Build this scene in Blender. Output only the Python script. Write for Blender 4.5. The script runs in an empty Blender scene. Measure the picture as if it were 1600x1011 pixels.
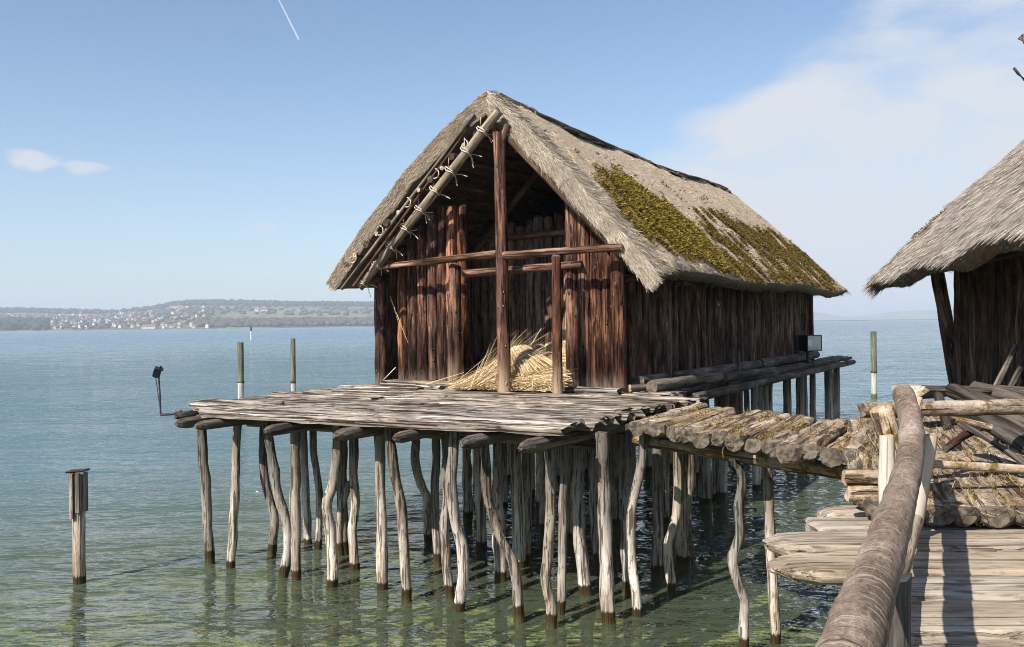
import bpy, math, random
import numpy as np
from mathutils import Vector, Matrix

random.seed(7)
rng = np.random.default_rng(7)
scene = bpy.context.scene
C = scene.collection

# ------------------------------------------------------------------ camera, sky, sun
EYE = 4.08            # camera height above the water (z = 0)
DECK = EYE - 1.35     # level of the platforms
LOW = EYE - 1.55      # level of the lower walkway
FPX = 1400.0          # focal length in photo pixels (1600 wide)
ROLL = math.radians(0.72)
CR, SR = math.cos(ROLL), math.sin(ROLL)

cam_d = bpy.data.cameras.new('camera')
cam_d.sensor_width = 36.0
cam_d.lens = FPX / 1600 * 36.0
cam_d.clip_start = 0.05
cam_d.clip_end = 40000
cam = bpy.data.objects.new('camera', cam_d)
C.objects.link(cam)
cam.matrix_world = Matrix(((CR, SR, 0, 0), (0, 0, -1, 0), (-SR, CR, 0, EYE), (0, 0, 0, 1)))
scene.camera = cam

SUN_EL = math.radians(42)
SUN_AZ = math.radians(41.5)          # shadows fall towards this heading (clockwise from +Y)
world = bpy.data.worlds.new('World')
scene.world = world
world.use_nodes = True
wt = world.node_tree
for n in list(wt.nodes):
    wt.nodes.remove(n)


def wn(kind, **kw):
    n = wt.nodes.new(kind)
    for k, v in kw.items():
        setattr(n, k, v)
    return n


def wmath(op, a, b=None, c=None, clamp=False):
    n = wn('ShaderNodeMath', operation=op, use_clamp=clamp)
    for i, x in enumerate((a, b, c)):
        if x is None:
            continue
        if isinstance(x, (int, float)):
            n.inputs[i].default_value = x
        else:
            wt.links.new(x, n.inputs[i])
    return n.outputs[0]


def wsmooth(x, a, b):
    n = wn('ShaderNodeMapRange', interpolation_type='SMOOTHSTEP')
    wt.links.new(x, n.inputs[0])
    n.inputs[1].default_value = a
    n.inputs[2].default_value = b
    return n.outputs[0]


sky = wn('ShaderNodeTexSky', sky_type='NISHITA')
sky.sun_disc = False
sky.sun_elevation = SUN_EL
sky.sun_rotation = SUN_AZ + math.pi
sky.altitude = 400
sky.air_density = 1.0
sky.dust_density = 0.35
sky.ozone_density = 2.2
tcw = wn('ShaderNodeTexCoord')
sep = wn('ShaderNodeSeparateXYZ')
wt.links.new(tcw.outputs['Generated'], sep.inputs[0])
dx, dy, dz = sep.outputs
az = wmath('MULTIPLY', wmath('ARCTAN2', dx, dy), 57.2958)
el = wmath('MULTIPLY', wmath('ARCSINE', dz), 57.2958)
mapw = wn('ShaderNodeMapping')
mapw.inputs['Scale'].default_value = (1, 1, 2.6)
wt.links.new(tcw.outputs['Generated'], mapw.inputs[0])
nz1 = wn('ShaderNodeTexNoise')
nz1.inputs['Scale'].default_value = 4.2
nz1.inputs['Detail'].default_value = 7
nz1.inputs['Roughness'].default_value = 0.52
wt.links.new(mapw.outputs[0], nz1.inputs['Vector'])
nv = wmath('SUBTRACT', nz1.outputs[0], 0.5)
# cloud bank: begins to the right of a slanting edge
edge = wmath('SUBTRACT', az, wmath('ADD', wmath('MULTIPLY', wmath('MAXIMUM', wmath('SUBTRACT', el, 9.0), -4.0), 1.15), 9.0))
edge = wmath('ADD', edge, wmath('MULTIPLY', nv, 16.0))
bank = wsmooth(edge, -1.2, 3.0)
bank = wmath('MULTIPLY', bank, wsmooth(nz1.outputs[0], 0.24, 0.52))
bank = wmath('MULTIPLY', bank, wmath('SUBTRACT', 1.0, wsmooth(az, 75, 140)))
bank = wmath('MULTIPLY', bank, 0.97)


nz2 = wn('ShaderNodeTexNoise')
nz2.inputs['Scale'].default_value = 30
nz2.inputs['Detail'].default_value = 5
wt.links.new(mapw.outputs[0], nz2.inputs['Vector'])


def puff(a0, e0, ra, re, k):
    da = wmath('DIVIDE', wmath('SUBTRACT', az, a0), ra)
    de = wmath('DIVIDE', wmath('SUBTRACT', el, e0), re)
    r = wmath('SQRT', wmath('ADD', wmath('MULTIPLY', da, da), wmath('MULTIPLY', de, de)))
    r = wmath('ADD', r, wmath('MULTIPLY', wmath('SUBTRACT', nz2.outputs[0], 0.5), 1.6))
    return wmath('MULTIPLY', wmath('SUBTRACT', 1.0, wsmooth(r, 0.35, 1.0)), k)


cl = bank
for p in ((-28.0, 9.5, 1.5, 0.75, 0.85), (-25.3, 9.2, 1.6, 0.5, 0.7), (-15.2, 6.1, 1.0, 0.45, 0.4)):
    cl = wmath('MAXIMUM', cl, puff(*p))
mixh = wn('ShaderNodeMix', data_type='RGBA')
hz_ = wmath('MULTIPLY', wmath('POWER', 2.718, wmath('MULTIPLY', wmath('MAXIMUM', el, 0.0), -0.13)), 0.8)
wt.links.new(hz_, mixh.inputs[0])
wt.links.new(sky.outputs[0], mixh.inputs[6])
mixh.inputs[7].default_value = (3.35, 3.95, 4.75, 1)
mixw = wn('ShaderNodeMix', data_type='RGBA')
wt.links.new(cl, mixw.inputs[0])
wt.links.new(mixh.outputs[2], mixw.inputs[6])
mixw.inputs[7].default_value = (4.7, 4.95, 5.35, 1)
bg = wn('ShaderNodeBackground')
bg.inputs['Strength'].default_value = 0.1
out = wn('ShaderNodeOutputWorld')
wt.links.new(mixw.outputs[2], bg.inputs[0])
wt.links.new(bg.outputs[0], out.inputs[0])

sun_d = bpy.data.lights.new('sun', 'SUN')
sun_d.energy = 5.0
sun_d.angle = math.radians(0.53)
sun_d.color = (1.0, 0.94, 0.85)
sun = bpy.data.objects.new('sun', sun_d)
C.objects.link(sun)
hd = Vector((math.sin(SUN_AZ) * math.cos(SUN_EL), math.cos(SUN_AZ) * math.cos(SUN_EL), -math.sin(SUN_EL)))
sun.rotation_euler = hd.to_track_quat('-Z', 'Y').to_euler()
sun.location = (0, 0, 60)

vs = scene.view_settings
vs.view_transform = 'Standard'
vs.look = 'None'
vs.exposure = 0.65
vs.gamma = 1.0
vs.use_curve_mapping = False
scene.render.engine = 'CYCLES'
cy = scene.cycles
cy.use_denoising = True
cy.denoising_input_passes = 'RGB_ALBEDO_NORMAL'
cy.denoising_prefilter = 'NONE'
cy.filter_width = 1.0
cy.max_bounces = 8
cy.diffuse_bounces = 3
cy.glossy_bounces = 3
cy.transmission_bounces = 4
cy.transparent_max_bounces = 8
cy.volume_bounces = 0
cy.caustics_reflective = False
cy.caustics_refractive = False
cy.sample_clamp_indirect = 6.0


# ------------------------------------------------------------------ measuring: a sight line meets a level or a depth
def un(px, py):
    a, b = px - 800, py - 505.5
    return (a * CR - b * SR) / FPX, (a * SR + b * CR) / FPX


def at(px, py, z):
    u, v = un(px, py)
    d = (EYE - z) / v
    return Vector((u * d, d, z))


def at_d(px, py, d):
    u, v = un(px, py)
    return Vector((u * d, d, EYE - v * d))


# ------------------------------------------------------------------ materials
class MT:
    def __init__(self, name):
        self.m = bpy.data.materials.new(name)
        self.m.use_nodes = True
        self.t = self.m.node_tree
        for n in list(self.t.nodes):
            self.t.nodes.remove(n)
        self.out = self.n('ShaderNodeOutputMaterial')

    def n(self, kind, **kw):
        n = self.t.nodes.new(kind)
        for k, v in kw.items():
            setattr(n, k, v)
        return n

    def put(self, sock, x):
        if x is None:
            return
        if isinstance(x, bpy.types.NodeSocket):
            self.t.links.new(x, sock)
        elif isinstance(x, (tuple, list)) and len(x) == 3 and sock.type == 'RGBA':
            sock.default_value = (*x, 1)
        else:
            sock.default_value = x

    def math(self, op, a, b=None, c=None, clamp=False):
        n = self.n('ShaderNodeMath', operation=op, use_clamp=clamp)
        for i, x in enumerate((a, b, c)):
            self.put(n.inputs[i], x)
        return n.outputs[0]

    def rng(self, x, a, b, c=0.0, d=1.0, smooth=True):
        n = self.n('ShaderNodeMapRange')
        if smooth:
            n.interpolation_type = 'SMOOTHSTEP'
        for i, v in enumerate((x, a, b, c, d)):
            self.put(n.inputs[i], v)
        return n.outputs[0]

    def mix(self, f, a, b, mode='MIX'):
        n = self.n('ShaderNodeMix', data_type='RGBA', blend_type=mode)
        self.put(n.inputs[0], f)
        self.put(n.inputs[6], a)
        self.put(n.inputs[7], b)
        return n.outputs[2]

    def mapping(self, v, scale=(1, 1, 1), rot=(0, 0, 0), loc=(0, 0, 0)):
        n = self.n('ShaderNodeMapping')
        self.put(n.inputs[0], v)
        n.inputs['Scale'].default_value = scale
        n.inputs['Rotation'].default_value = rot
        n.inputs['Location'].default_value = loc
        return n.outputs[0]

    def noise(self, v, scale, detail=4, rough=0.55, dist=0.0):
        n = self.n('ShaderNodeTexNoise')
        self.put(n.inputs['Vector'], v)
        n.inputs['Scale'].default_value = scale
        n.inputs['Detail'].default_value = detail
        n.inputs['Roughness'].default_value = rough
        n.inputs['Distortion'].default_value = dist
        return n.outputs[0]

    def objvec(self):
        tc = self.n('ShaderNodeTexCoord')
        oi = self.n('ShaderNodeObjectInfo')
        v = self.n('ShaderNodeVectorMath', operation='ADD')
        self.t.links.new(tc.outputs['Object'], v.inputs[0])
        r = self.math('MULTIPLY', oi.outputs['Random'], 91.0)
        self.t.links.new(r, v.inputs[1])
        return v.outputs[0], oi.outputs['Random']

    def posz(self):
        g = self.n('ShaderNodeNewGeometry')
        s = self.n('ShaderNodeSeparateXYZ')
        self.t.links.new(g.outputs['Position'], s.inputs[0])
        return s.outputs[2]

    def bump(self, h, strength, dist):
        n = self.n('ShaderNodeBump')
        self.put(n.inputs['Height'], h)
        n.inputs['Strength'].default_value = strength
        n.inputs['Distance'].default_value = dist
        return n.outputs[0]

    def principled(self, col, rough=0.85, normal=None, spec=0.25, metal=0.0):
        b = self.n('ShaderNodeBsdfPrincipled')
        self.put(b.inputs['Base Color'], col)
        self.put(b.inputs['Roughness'], rough)
        self.put(b.inputs['Specular IOR Level'], spec)
        self.put(b.inputs['Metallic'], metal)
        if normal is not None:
            self.put(b.inputs['Normal'], normal)
        self.t.links.new(b.outputs[0], self.out.inputs[0])
        return b


def wood(name, dark, mid, light, grain=34, stretch=16, crack=0.45, bump=0.5, wet=False, foot=None, patch=None,
         patch_at=(0.56, 0.68), rings=False, var=(0.72, 1.22), moss=None, moss_at=(0.55, 0.68), bleach=None, cr=(0.38, 0.46), spots=None):
    m = MT(name)
    v, rnd = m.objvec()
    vs_ = m.mapping(v, (1, 1, 1.0 / stretch))
    big = m.noise(m.mapping(v, (1, 1, 0.22)), 5.0, 3)
    fine = m.noise(vs_, grain, 6, 0.66, 0.4)
    crk = m.noise(m.mapping(v, (1, 1, 1.0 / (stretch * 2.2))), grain * 0.72, 3, 0.5, 0.3)
    k = m.math('ADD', m.math('MULTIPLY', big, 0.62), m.math('MULTIPLY', fine, 0.48))
    col = m.mix(m.rng(k, 0.42, 0.55), dark, mid)
    col = m.mix(m.rng(k, 0.54, 0.68), col, light)
    ck = m.rng(crk, *cr)
    col = m.mix(m.math('MULTIPLY', m.math('SUBTRACT', 1.0, ck), crack), col, tuple(c * 0.16 for c in dark))
    if patch:
        p = m.noise(m.mapping(v, (1, 1, 0.3)), 16, 4, 0.65)
        col = m.mix(m.rng(p, *patch_at), col, patch)
    h = m.math('ADD', m.math('MULTIPLY', fine, 0.5), m.math('MULTIPLY', ck, 0.9 if crack > 0.01 else 0.0))
    if spots:
        vo = m.n('ShaderNodeTexVoronoi', feature='F1')
        m.put(vo.inputs['Vector'], m.mapping(v, (1, 1, 0.55)))
        vo.inputs['Scale'].default_value = 5.5
        kd = vo.outputs['Distance']
        col = m.mix(m.math('MULTIPLY', m.rng(kd, 0.2, 0.1), 0.75), col, tuple(c * 0.5 for c in dark))
        col = m.mix(m.rng(kd, 0.085, 0.055), col, spots)
        h = m.math('ADD', h, m.math('MULTIPLY', m.rng(kd, 0.16, 0.04), 1.4))
    if rings:
        w = m.noise(m.mapping(v, (0.35, 0.35, 1.8)), 24, 6, 0.7)
        wl = m.rng(w, 0.54, 0.63)
        col = m.mix(m.math('MULTIPLY', wl, 0.75), col, light)
        wd = m.rng(m.noise(m.mapping(v, (0.25, 0.25, 2.4)), 9, 4), 0.36, 0.31)
        col = m.mix(m.math('MULTIPLY', wd, 0.7), col, tuple(c * 0.4 for c in dark))
        h = m.math('ADD', h, m.math('MULTIPLY', w, 1.0))
    if moss:
        mo = m.noise(v, 7.5, 5, 0.68)
        col = m.mix(m.rng(mo, *moss_at), col, moss)
        h = m.math('ADD', h, m.math('MULTIPLY', mo, 1.5))
    vb = m.rng(rnd, 0, 1, var[0], var[1], smooth=False)
    hsv = m.n('ShaderNodeHueSaturation')
    m.put(hsv.inputs['Value'], vb)
    m.put(hsv.inputs['Color'], col)
    m.put(hsv.inputs['Saturation'], m.rng(m.math('FRACT', m.math('MULTIPLY', rnd, 17.3)), 0, 1, 0.75, 1.12, smooth=False))
    col = hsv.outputs[0]
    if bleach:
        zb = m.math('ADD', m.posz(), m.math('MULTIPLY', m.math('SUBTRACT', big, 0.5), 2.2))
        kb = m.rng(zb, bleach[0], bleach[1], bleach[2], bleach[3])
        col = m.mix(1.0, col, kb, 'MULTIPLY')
    rough = 0.86
    if foot:
        z = m.posz()
        zz = m.math('ADD', z, m.math('MULTIPLY', m.math('SUBTRACT', fine, 0.5), 0.9))
        col = m.mix(m.rng(zz, foot[1], foot[2]), foot[0], col)
    if wet:
        z = m.posz()
        zz = m.math('ADD', z, m.math('MULTIPLY', m.math('SUBTRACT', fine, 0.5), 0.16))
        zz = m.math('ADD', zz, m.math('MULTIPLY', m.math('SUBTRACT', rnd, 0.5), 0.14))
        wetm = m.rng(zz, 0.155, 0.195)
        col = m.mix(wetm, (0.045, 0.03, 0.014), col)
        low = m.rng(zz, -0.05, 0.1)
        col = m.mix(low, (0.075, 0.062, 0.025), col)
        rough = m.rng(zz, 0.05, 0.26, 0.35, 0.86)
    m.principled(col, rough, m.bump(h, bump, 0.02), 0.1)
    return m.m


M = {}
M['pile'] = wood('pile_wood', (0.17, 0.13, 0.095), (0.37, 0.31, 0.245), (0.58, 0.51, 0.42), crack=0.8, wet=True, grain=38, bump=0.9,
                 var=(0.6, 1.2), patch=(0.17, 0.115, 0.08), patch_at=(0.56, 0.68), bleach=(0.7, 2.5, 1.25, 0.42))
M['deck'] = wood('deck_wood', (0.1, 0.076, 0.058), (0.3, 0.25, 0.202), (0.55, 0.485, 0.41), crack=0.9, grain=44, stretch=26, bump=1.0,
                 patch=(0.14, 0.1, 0.072), patch_at=(0.56, 0.68), cr=(0.41, 0.48))
M['walk'] = wood('walkway_wood', (0.25, 0.198, 0.145), (0.38, 0.31, 0.235), (0.5, 0.425, 0.335), crack=0.5, grain=40, stretch=18, bump=1.0,
                 patch=(0.2, 0.155, 0.112), patch_at=(0.52, 0.68), var=(0.82, 1.1), cr=(0.36, 0.43))
M['beam'] = wood('beam_wood', (0.04, 0.03, 0.023), (0.115, 0.09, 0.07), (0.24, 0.2, 0.165), crack=0.6)
M['innerwood'] = wood('inner_wall_wood', (0.06, 0.032, 0.02), (0.25, 0.145, 0.095), (0.44, 0.3, 0.22), crack=0.7, grain=24, stretch=9,
                      patch=(0.3, 0.22, 0.17), patch_at=(0.58, 0.7), var=(0.6, 1.3))
M['tie'] = wood('tie_beam_wood', (0.05, 0.027, 0.018), (0.15, 0.085, 0.058), (0.36, 0.26, 0.2), crack=0.85, grain=24, stretch=12, bump=1.0, cr=(0.4, 0.47))
M['hut'] = wood('hut_wood', (0.02, 0.0085, 0.0055), (0.088, 0.035, 0.019), (0.28, 0.12, 0.06), crack=0.8, grain=34, stretch=10, bump=1.0,
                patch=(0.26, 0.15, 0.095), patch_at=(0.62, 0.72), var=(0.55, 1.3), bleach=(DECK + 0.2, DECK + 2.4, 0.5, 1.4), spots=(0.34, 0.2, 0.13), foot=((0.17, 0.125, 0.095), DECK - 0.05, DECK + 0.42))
M['post'] = wood('post_wood', (0.03, 0.013, 0.009), (0.1, 0.042, 0.024), (0.26, 0.115, 0.06), crack=0.75, grain=22, stretch=10, bump=1.0,
                 patch=(0.28, 0.17, 0.11), patch_at=(0.63, 0.72), foot=((0.36, 0.26, 0.17), DECK - 0.1, DECK + 0.8), spots=(0.36, 0.23, 0.15), var=(0.85, 1.15))
M['oldwood'] = wood('old_wall_wood', (0.024, 0.013, 0.009), (0.1, 0.055, 0.037), (0.25, 0.165, 0.12), crack=0.7, grain=30, stretch=10,
                    patch=(0.2, 0.15, 0.12), patch_at=(0.6, 0.72), var=(0.6, 1.3))
M['pole'] = wood('rafter_wood', (0.09, 0.066, 0.046), (0.2, 0.155, 0.11), (0.33, 0.27, 0.2), crack=0.5, patch=(0.42, 0.36, 0.27), patch_at=(0.62, 0.68))
M['darkpole'] = wood('purlin_wood', (0.03, 0.018, 0.012), (0.085, 0.05, 0.034), (0.17, 0.11, 0.075), crack=0.4)
M['bark'] = wood('rail_bark', (0.125, 0.08, 0.054), (0.245, 0.168, 0.118), (0.45, 0.345, 0.255), crack=0.0, rings=True, grain=60, stretch=3,
                 bump=0.8, var=(0.92, 1.08), patch=(0.42, 0.29, 0.2), patch_at=(0.66, 0.72))
M['log'] = wood('bridge_log', (0.16, 0.11, 0.07), (0.37, 0.275, 0.185), (0.55, 0.44, 0.32), crack=0.85, grain=22, stretch=8, bump=1.2,
                moss=(0.17, 0.1, 0.028), moss_at=(0.5, 0.64), patch=(0.14, 0.098, 0.068), patch_at=(0.54, 0.66), cr=(0.39, 0.46), var=(0.75, 1.12))
M['greylog'] = wood('grey_log', (0.05, 0.042, 0.036), (0.13, 0.11, 0.095), (0.26, 0.23, 0.2), crack=0.5)
M['darklog'] = wood('dark_log', (0.028, 0.022, 0.018), (0.075, 0.06, 0.048), (0.15, 0.125, 0.105), crack=0.6, grain=34)
M['split'] = wood('split_wood', (0.26, 0.17, 0.11), (0.46, 0.35, 0.25), (0.64, 0.54, 0.42), crack=0.5, grain=30, stretch=18)
M['palewood'] = wood('pale_wood', (0.42, 0.33, 0.24), (0.62, 0.53, 0.42), (0.76, 0.68, 0.57), crack=0.35, grain=30, stretch=16)
M['mooring'] = wood('mooring_wood', (0.28, 0.25, 0.2), (0.47, 0.43, 0.35), (0.62, 0.58, 0.49), crack=0.2)


def endgrain(name, a, b):
    m = MT(name)
    v, rnd = m.objvec()
    n1 = m.noise(v, 16, 4, 0.6)
    n2 = m.noise(v, 6, 3)
    col = m.mix(m.rng(n1, 0.35, 0.65), a, b)
    col = m.mix(m.rng(n2, 0.5, 0.75), col, tuple(c * 0.5 for c in a))
    m.principled(col, 0.9, m.bump(n1, 0.7, 0.01))
    return m.m


M['end'] = endgrain('end_grain', (0.07, 0.054, 0.04), (0.17, 0.137, 0.105))
M['endpale'] = endgrain('end_grain_pale', (0.3, 0.2, 0.13), (0.55, 0.42, 0.3))
M['enddark'] = endgrain('end_grain_dark', (0.03, 0.02, 0.014), (0.1, 0.07, 0.05))


def strawmat(name, a, b, c, rough=0.9, blotch=None):
    m = MT(name)
    g = m.n('ShaderNodeNewGeometry')
    r = g.outputs['Random Per Island']
    col = m.mix(m.rng(r, 0.0, 0.55, smooth=False), a, b)
    col = m.mix(m.rng(r, 0.55, 1.0, smooth=False), col, c)
    if blotch:
        n1 = m.noise(g.outputs['Position'], blotch[0], 4, 0.6)
        col = m.mix(m.math('MULTIPLY', m.rng(n1, 0.48, 0.68), blotch[2]), col, blotch[1])
    m.principled(col, rough, None, 0.15)
    return m.m


M['thatch'] = strawmat('thatch_straw', (0.32, 0.235, 0.15), (0.66, 0.52, 0.365), (0.85, 0.72, 0.53), blotch=(1.3, (0.42, 0.315, 0.205), 0.5))
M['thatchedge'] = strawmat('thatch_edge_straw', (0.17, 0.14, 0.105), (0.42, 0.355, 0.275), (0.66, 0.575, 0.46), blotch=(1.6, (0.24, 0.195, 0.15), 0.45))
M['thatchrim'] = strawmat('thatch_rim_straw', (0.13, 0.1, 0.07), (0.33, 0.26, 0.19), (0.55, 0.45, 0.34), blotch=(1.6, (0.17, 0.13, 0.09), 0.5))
M['thatchgrey'] = strawmat('grey_thatch_straw', (0.17, 0.145, 0.12), (0.39, 0.34, 0.285), (0.6, 0.54, 0.465), blotch=(2.0, (0.22, 0.185, 0.15), 0.45))
M['straw'] = strawmat('fresh_straw', (0.38, 0.25, 0.12), (0.66, 0.5, 0.28), (0.84, 0.7, 0.47))
M['moss'] = strawmat('roof_moss', (0.07, 0.05, 0.009), (0.18, 0.13, 0.018), (0.31, 0.235, 0.042), blotch=(3.0, (0.12, 0.07, 0.018), 0.5))
M['oldmoss'] = strawmat('roof_moss_brown', (0.05, 0.035, 0.01), (0.12, 0.082, 0.016), (0.2, 0.145, 0.025), blotch=(3.0, (0.08, 0.05, 0.022), 0.6))
M['drygrass'] = strawmat('dry_grass', (0.2, 0.13, 0.045), (0.36, 0.25, 0.1), (0.55, 0.42, 0.22))
M['logmoss'] = strawmat('log_moss', (0.09, 0.055, 0.014), (0.18, 0.115, 0.025), (0.28, 0.19, 0.05))


def flat(name, col, rough=0.7, var=0.12, scale=4, spec=0.3, metal=0.0, obj=True):
    m = MT(name)
    v, rnd = m.objvec()
    n1 = m.noise(v, scale, 4, 0.6)
    c2 = m.mix(m.rng(n1, 0.3, 0.7), tuple(c * (1 - var) for c in col), tuple(min(1, c * (1 + var)) for c in col))
    m.principled(c2, rough, m.bump(n1, 0.15, 0.01), spec, metal)
    return m.m


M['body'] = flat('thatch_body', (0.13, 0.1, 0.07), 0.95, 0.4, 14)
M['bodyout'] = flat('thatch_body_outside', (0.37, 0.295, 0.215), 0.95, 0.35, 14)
M['bodygrey'] = flat('thatch_body_grey', (0.23, 0.195, 0.16), 0.95, 0.35, 14)
M['cap'] = flat('ridge_bark', (0.085, 0.065, 0.048), 0.95, 0.5, 12)
M['black'] = flat('black_plastic', (0.018, 0.018, 0.02), 0.45, 0.2, 9)
M['cord'] = flat('lashing_fibre', (0.6, 0.52, 0.4), 0.9, 0.2, 30)
M['reflector'] = flat('lamp_reflector', (0.55, 0.58, 0.58), 0.3, 0.05, 3, 0.5, 0.7)
M['white'] = flat('house_render', (0.6, 0.58, 0.54), 0.8, 0.05, 0.3)
M['cream'] = flat('house_cream', (0.62, 0.55, 0.43), 0.8, 0.05, 0.3)
M['redroof'] = flat('roof_red', (0.24, 0.13, 0.1), 0.85, 0.2, 0.4)
M['brownroof'] = flat('roof_brown', (0.14, 0.095, 0.075), 0.85, 0.2, 0.4)
M['pane'] = flat('window_dark', (0.04, 0.045, 0.05), 0.2, 0.1, 1, 0.6)
M['signwhite'] = flat('marker_white', (0.75, 0.75, 0.72), 0.6, 0.08, 2)
M['rust'] = flat('steel_dark', (0.05, 0.035, 0.03), 0.6, 0.4, 12, 0.4, 0.4)
m = MT('contrail_ice')
d_ = m.n('ShaderNodeBsdfDiffuse')
d_.inputs['Color'].default_value = (0.8, 0.8, 0.8, 1)
t_ = m.n('ShaderNodeBsdfTransparent')
x_ = m.n('ShaderNodeMixShader')
x_.inputs[0].default_value = 0.22
m.t.links.new(t_.outputs[0], x_.inputs[1])
m.t.links.new(d_.outputs[0], x_.inputs[2])
m.t.links.new(x_.outputs[0], m.out.inputs[0])
M['contrail'] = m.m

m = MT('lamp_glass')
g_ = m.n('ShaderNodeBsdfGlossy')
g_.inputs['Roughness'].default_value = 0.03
t_ = m.n('ShaderNodeBsdfTransparent')
x_ = m.n('ShaderNodeMixShader')
x_.inputs[0].default_value = 0.16
m.t.links.new(t_.outputs[0], x_.inputs[1])
m.t.links.new(g_.outputs[0], x_.inputs[2])
m.t.links.new(x_.outputs[0], m.out.inputs[0])
M['glass'] = m.m

# greenish top and white weathered foot of the mooring posts
m = MT('mooring_post_wood')
v, rnd = m.objvec()
n1 = m.noise(m.mapping(v, (1, 1, 0.1)), 14, 4)
z = m.math('ADD', m.posz(), m.math('MULTIPLY', m.math('SUBTRACT', n1, 0.5), 0.15))
up = m.mix(m.rng(n1, 0.35, 0.65), (0.085, 0.09, 0.055), (0.2, 0.2, 0.125))
lo = m.mix(m.rng(n1, 0.35, 0.65), (0.34, 0.32, 0.26), (0.52, 0.5, 0.42))
col = m.mix(m.rng(z, 1.36, 1.42), lo, up)
col = m.mix(m.rng(z, 0.2, 0.3), (0.1, 0.1, 0.03), col)
m.principled(col, 0.8, m.bump(n1, 0.4, 0.02))
M['mooring'] = m.m

# lake water: Fresnel reflection over a half clear, half cloudy body
m = MT('lake_water')
g = m.n('ShaderNodeNewGeometry')
P = g.outputs['Position']
w1 = m.noise(m.mapping(P, (0.7, 1.5, 1), (0, 0, 0.12)), 1.15, 3, 0.5, 0.5)
w2 = m.noise(m.mapping(P, (0.6, 1.5, 1), (0, 0, -0.3)), 3.4, 2, 0.5, 0.4)
w4 = m.noise(m.mapping(P, (0.8, 1.3, 1), (0, 0, 0.4)), 11.0, 2, 0.5)
w3 = m.noise(m.mapping(P, (0.35, 1.0, 1), (0, 0, 0.2)), 0.3, 2, 0.5, 0.4)
gust = m.rng(m.noise(m.mapping(P, (0.05, 0.12, 1)), 1.0, 3), 0.35, 0.65, 0.7, 1.25)
dist = m.n('ShaderNodeVectorMath', operation='LENGTH')
m.put(dist.inputs[0], P)
dv = dist.outputs['Value']
h = m.math('ADD', m.math('MULTIPLY', w1, m.rng(dv, 40, 160, 0.42, 0.12)), m.math('MULTIPLY', w2, m.rng(dv, 15, 70, 0.1, 0.01)))
h = m.math('ADD', h, m.math('MULTIPLY', w4, m.rng(dv, 8, 26, 0.022, 0.0)))
h = m.math('MULTIPLY', h, gust)
h = m.math('ADD', h, m.math('MULTIPLY', w3, 1.1))
nb = m.bump(h, 1.0, 1.0)
fr = m.n('ShaderNodeFresnel')
fr.inputs['IOR'].default_value = 1.33
m.put(fr.inputs['Normal'], nb)
gl = m.n('ShaderNodeBsdfGlossy')
gl.inputs['Roughness'].default_value = 0.05
gl.inputs['Color'].default_value = (1, 1, 1, 1)
m.put(gl.inputs['Normal'], nb)
tr = m.n('ShaderNodeBsdfTransparent')
tr.inputs['Color'].default_value = (0.84, 0.92, 0.74, 1)
df = m.n('ShaderNodeBsdfDiffuse')
sepw = m.n('ShaderNodeSeparateXYZ')
m.put(sepw.inputs[0], P)
off = m.noise(m.mapping(P, (0.05, 0.05, 1)), 1.0, 3)
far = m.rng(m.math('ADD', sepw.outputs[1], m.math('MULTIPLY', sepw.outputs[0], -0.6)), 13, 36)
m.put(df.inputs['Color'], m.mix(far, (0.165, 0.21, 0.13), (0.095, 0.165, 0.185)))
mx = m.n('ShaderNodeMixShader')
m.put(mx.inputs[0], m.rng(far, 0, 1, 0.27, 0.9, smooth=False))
cdd = m.n('ShaderNodeVectorMath', operation='LENGTH')
m.put(cdd.inputs[0], P)
m.put(gl.inputs['Roughness'], m.rng(cdd.outputs['Value'], 25, 400, 0.03, 0.3))
m.t.links.new(tr.outputs[0], mx.inputs[1])
m.t.links.new(df.outputs[0], mx.inputs[2])
ms = m.n('ShaderNodeMixShader')
m.put(ms.inputs[0], fr.outputs[0])
m.t.links.new(mx.outputs[0], ms.inputs[1])
m.t.links.new(gl.outputs[0], ms.inputs[2])
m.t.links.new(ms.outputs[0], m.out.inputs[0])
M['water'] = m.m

m = MT('lake_bed')
g = m.n('ShaderNodeNewGeometry')
P = g.outputs['Position']
n1 = m.noise(P, 0.9, 5, 0.62)
n2 = m.noise(P, 5.5, 5, 0.65, 0.8)
col = m.mix(m.rng(n1, 0.3, 0.7), (0.22, 0.2, 0.06), (0.47, 0.42, 0.19))
col = m.mix(m.math('MULTIPLY', m.rng(n2, 0.42, 0.66), 0.7), col, (0.085, 0.085, 0.018))
vor = m.n('ShaderNodeTexVoronoi', feature='F1')
m.put(vor.inputs['Vector'], P)
vor.inputs['Scale'].default_value = 3.2
col = m.mix(m.rng(vor.outputs['Distance'], 0.2, 0.1), col, (0.55, 0.5, 0.3))
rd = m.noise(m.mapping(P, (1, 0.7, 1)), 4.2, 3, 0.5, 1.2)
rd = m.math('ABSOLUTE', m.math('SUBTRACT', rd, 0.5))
col = m.mix(m.math('MULTIPLY', m.rng(rd, 0.035, 0.0), 0.8), col, (0.62, 0.56, 0.26))  # pale ridged lines: caustic light painted into the bed colour
m.principled(col, 0.95)
M['bed'] = m.m

m = MT('hill_land')
g = m.n('ShaderNodeNewGeometry')
P = g.outputs['Position']
n1 = m.noise(m.mapping(P, (1, 0.6, 1)), 0.004, 4, 0.6, 0.4)
n2 = m.noise(m.mapping(P, (1, 0.6, 1)), 0.02, 4, 0.7)
col = m.mix(m.rng(n1, 0.42, 0.56), (0.1, 0.11, 0.05), (0.21, 0.2, 0.1))
col = m.mix(m.rng(n2, 0.5, 0.62), col, (0.075, 0.065, 0.038))
m.principled(col, 0.95)
M['land'] = m.m


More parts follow.
